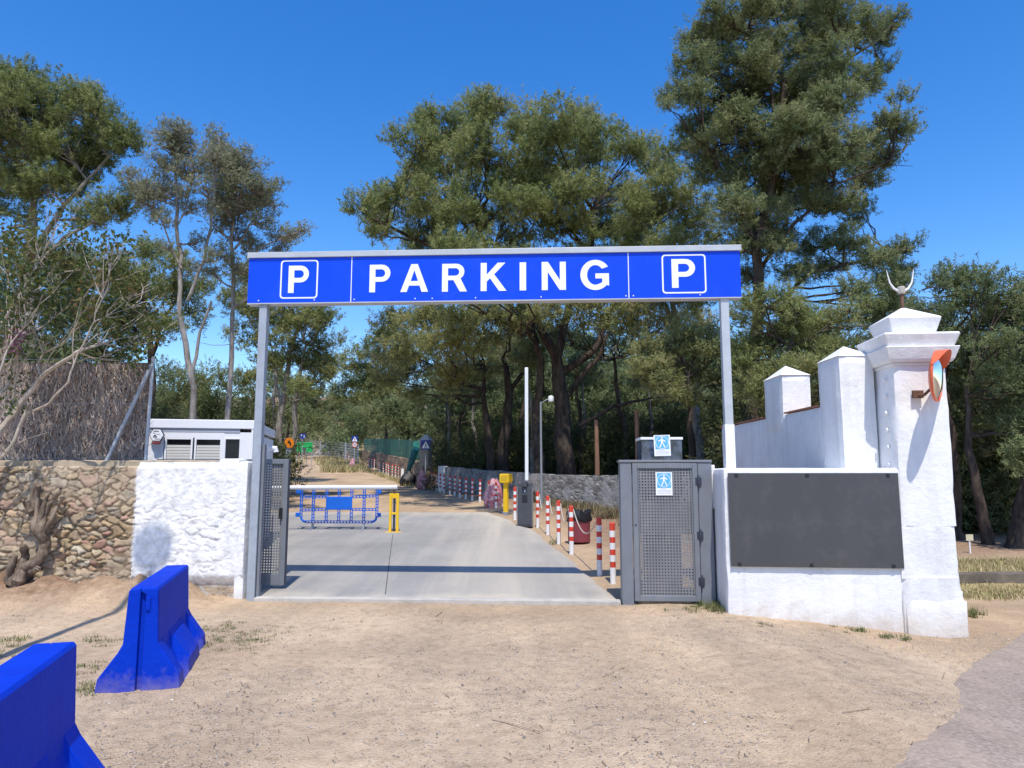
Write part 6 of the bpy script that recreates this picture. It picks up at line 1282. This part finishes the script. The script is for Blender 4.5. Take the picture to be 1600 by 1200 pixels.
def blades(name, label, cat, spots, cols, seed):
    gg = np.random.default_rng(seed); V = []; C_ = []
    for (x, y, rad, n, h, wd) in spots:
        px = x + gg.normal(0, rad, n); py = y + gg.normal(0, rad * .8, n); pz = gz(px, py) - .01 + np.where(py < 9.7, near_h(px, py), 0); a = gg.uniform(0, 6.28, n); hh = h * gg.uniform(.4, 1.2, n); ln_ = gg.uniform(.2, .9, n) * hh
        tip = np.stack([px + np.cos(a) * ln_, py + np.sin(a) * ln_, pz + hh], -1); w = wd * gg.uniform(.6, 1.3, n)
        V.append(np.stack([np.stack([px - np.sin(a) * w, py + np.cos(a) * w, pz], -1), np.stack([px + np.sin(a) * w, py - np.cos(a) * w, pz], -1), tip], 1)); C_.append(np.array(cols)[gg.integers(0, len(cols), n)] * gg.uniform(.75, 1.2, n)[:, None])
    o = raw_mesh(name, np.concatenate(V).reshape(-1, 3), 3, M['blades'], None, {'tint': np.repeat(np.concatenate(C_), 3, 0)}); tag(o, label, cat, None, 'stuff'); return o
sp_ = []
def wd(px, py, spread_px, n, h=.05, cl=6):
    for _ in range(n):
        p = G(px + g.normal(0, spread_px), py + g.normal(0, spread_px * .35)); sp_.append((p.x, p.y, .03, cl * 4, h, .004))
for a in [(1110, 946, 14, 26, .10), (1085, 950, 14, 10, .05), (1125, 955, 8, 10, .10), (1060, 950, 14, 6, .04), (345, 985, 22, 26, .035), (390, 1000, 20, 20, .035), (380, 1005, 30, 20, .03), (330, 1010, 14, 10, .04), (430, 990, 20, 8, .03), (165, 1005, 14, 14, .04), (140, 1080, 14, 14, .04), (130, 1045, 16, 14, .04), (1345, 985, 6, 5, .05), (1385, 995, 6, 5, .05), (1415, 996, 5, 4, .05), (1185, 975, 8, 4, .04), (1300, 980, 20, 4, .03), (500, 970, 60, 8, .025), (15, 1010, 20, 14, .06), (870, 845, 8, 6, .08), (1520, 960, 8, 10, .12), (20, 790, 1, 1, .02)]: wd(*a)
blades('weeds', 'small green weeds sprouting at the wall feet and in the gravel', 'weeds', sp_, [(.10, .13, .04), (.15, .17, .06), (.20, .19, .09)], 4)
sp_ = []
for _ in range(900): sp_.append((g.uniform(5.4, 11), g.uniform(12.1, 13.4), .1, 10, .09, .006))
for _ in range(700): sp_.append((g.uniform(5.4, 10), g.uniform(10.9, 11.7), .1, 10, .08, .006))
for _ in range(900):
    Yy = g.uniform(54, 72); px = g.uniform(515, 570) - (Yy - 54) * .8; sp_.append(((px - 800) / FPX * Yy, Yy, .3, 8, .5, .03))
for _ in range(260):
    Yy = g.uniform(60, 72); px = g.uniform(430, 470); sp_.append(((px - 800) / FPX * Yy, Yy, .3, 8, .45, .03))
for _ in range(160):
    Yy = g.uniform(38, 60); px = np.interp(Yy, [38, 60], [655, 566]); sp_.append(((px - 800) / FPX * Yy - .3, Yy, .15, 8, .3, .02))
blades('dry_grass', 'dry straw-coloured grass on the banks beside the track and under the right trees', 'grass', sp_, [(.42, .34, .18), (.36, .30, .14), (.24, .25, .09), (.48, .40, .24)], 6)
sp_ = []
for _ in range(700):
    Yy = g.uniform(20, 37); x = np.interp(Yy, [20, 24, 28, 33, 37], [2.2, 1.6, .4, -1.6, -3.4]) + g.uniform(.2, 1.2); sp_.append((x, Yy, .12, 8, .3, .012))
for _ in range(200):
    Yy = g.uniform(15.5, 22); sp_.append((np.interp(Yy, [15.5, 22], [2.6, 3.0]) + g.uniform(0, 1.2), Yy, .12, 10, .25, .01))
blades('brown_scrub', 'brown dry scrub at the foot of the grey rubble wall', 'scrub', sp_, [(.16, .12, .07), (.24, .18, .10), (.12, .12, .05)], 8)

# dry sticks and needles lying on the forecourt
g = np.random.default_rng(31); V = []; C_ = []
n = 900; y = 2.4 + g.random(n) ** 1.2 * 7.0; x = g.uniform(-.75, .62, n) * y; a = g.uniform(0, 6.28, n); l = g.uniform(.012, .05, n) * np.where(g.random(n) < .03, 4, 1); w = np.where(l > .08, .0035, .0022)
z = gz(x, y) + near_h(x, y) + .006; dx, dy = np.cos(a), np.sin(a)
V = np.stack([np.stack([x - dx * l - dy * w, y - dy * l + dx * w, z], -1), np.stack([x - dx * l + dy * w, y - dy * l - dx * w, z], -1), np.stack([x + dx * l + dy * w, y + dy * l - dx * w, z + .006], -1), np.stack([x + dx * l - dy * w, y + dy * l + dx * w, z + .006], -1)], 1)
c = np.array([(.16, .11, .07), (.28, .2, .12), (.10, .075, .05)])[g.integers(0, 3, n)]
o = raw_mesh('dry_litter', V.reshape(-1, 3), 4, M['blades'], None, {'tint': np.repeat(c, 4, 0)}); tag(o, 'dry sticks and pine needles scattered over the forecourt', 'litter', None, 'stuff')
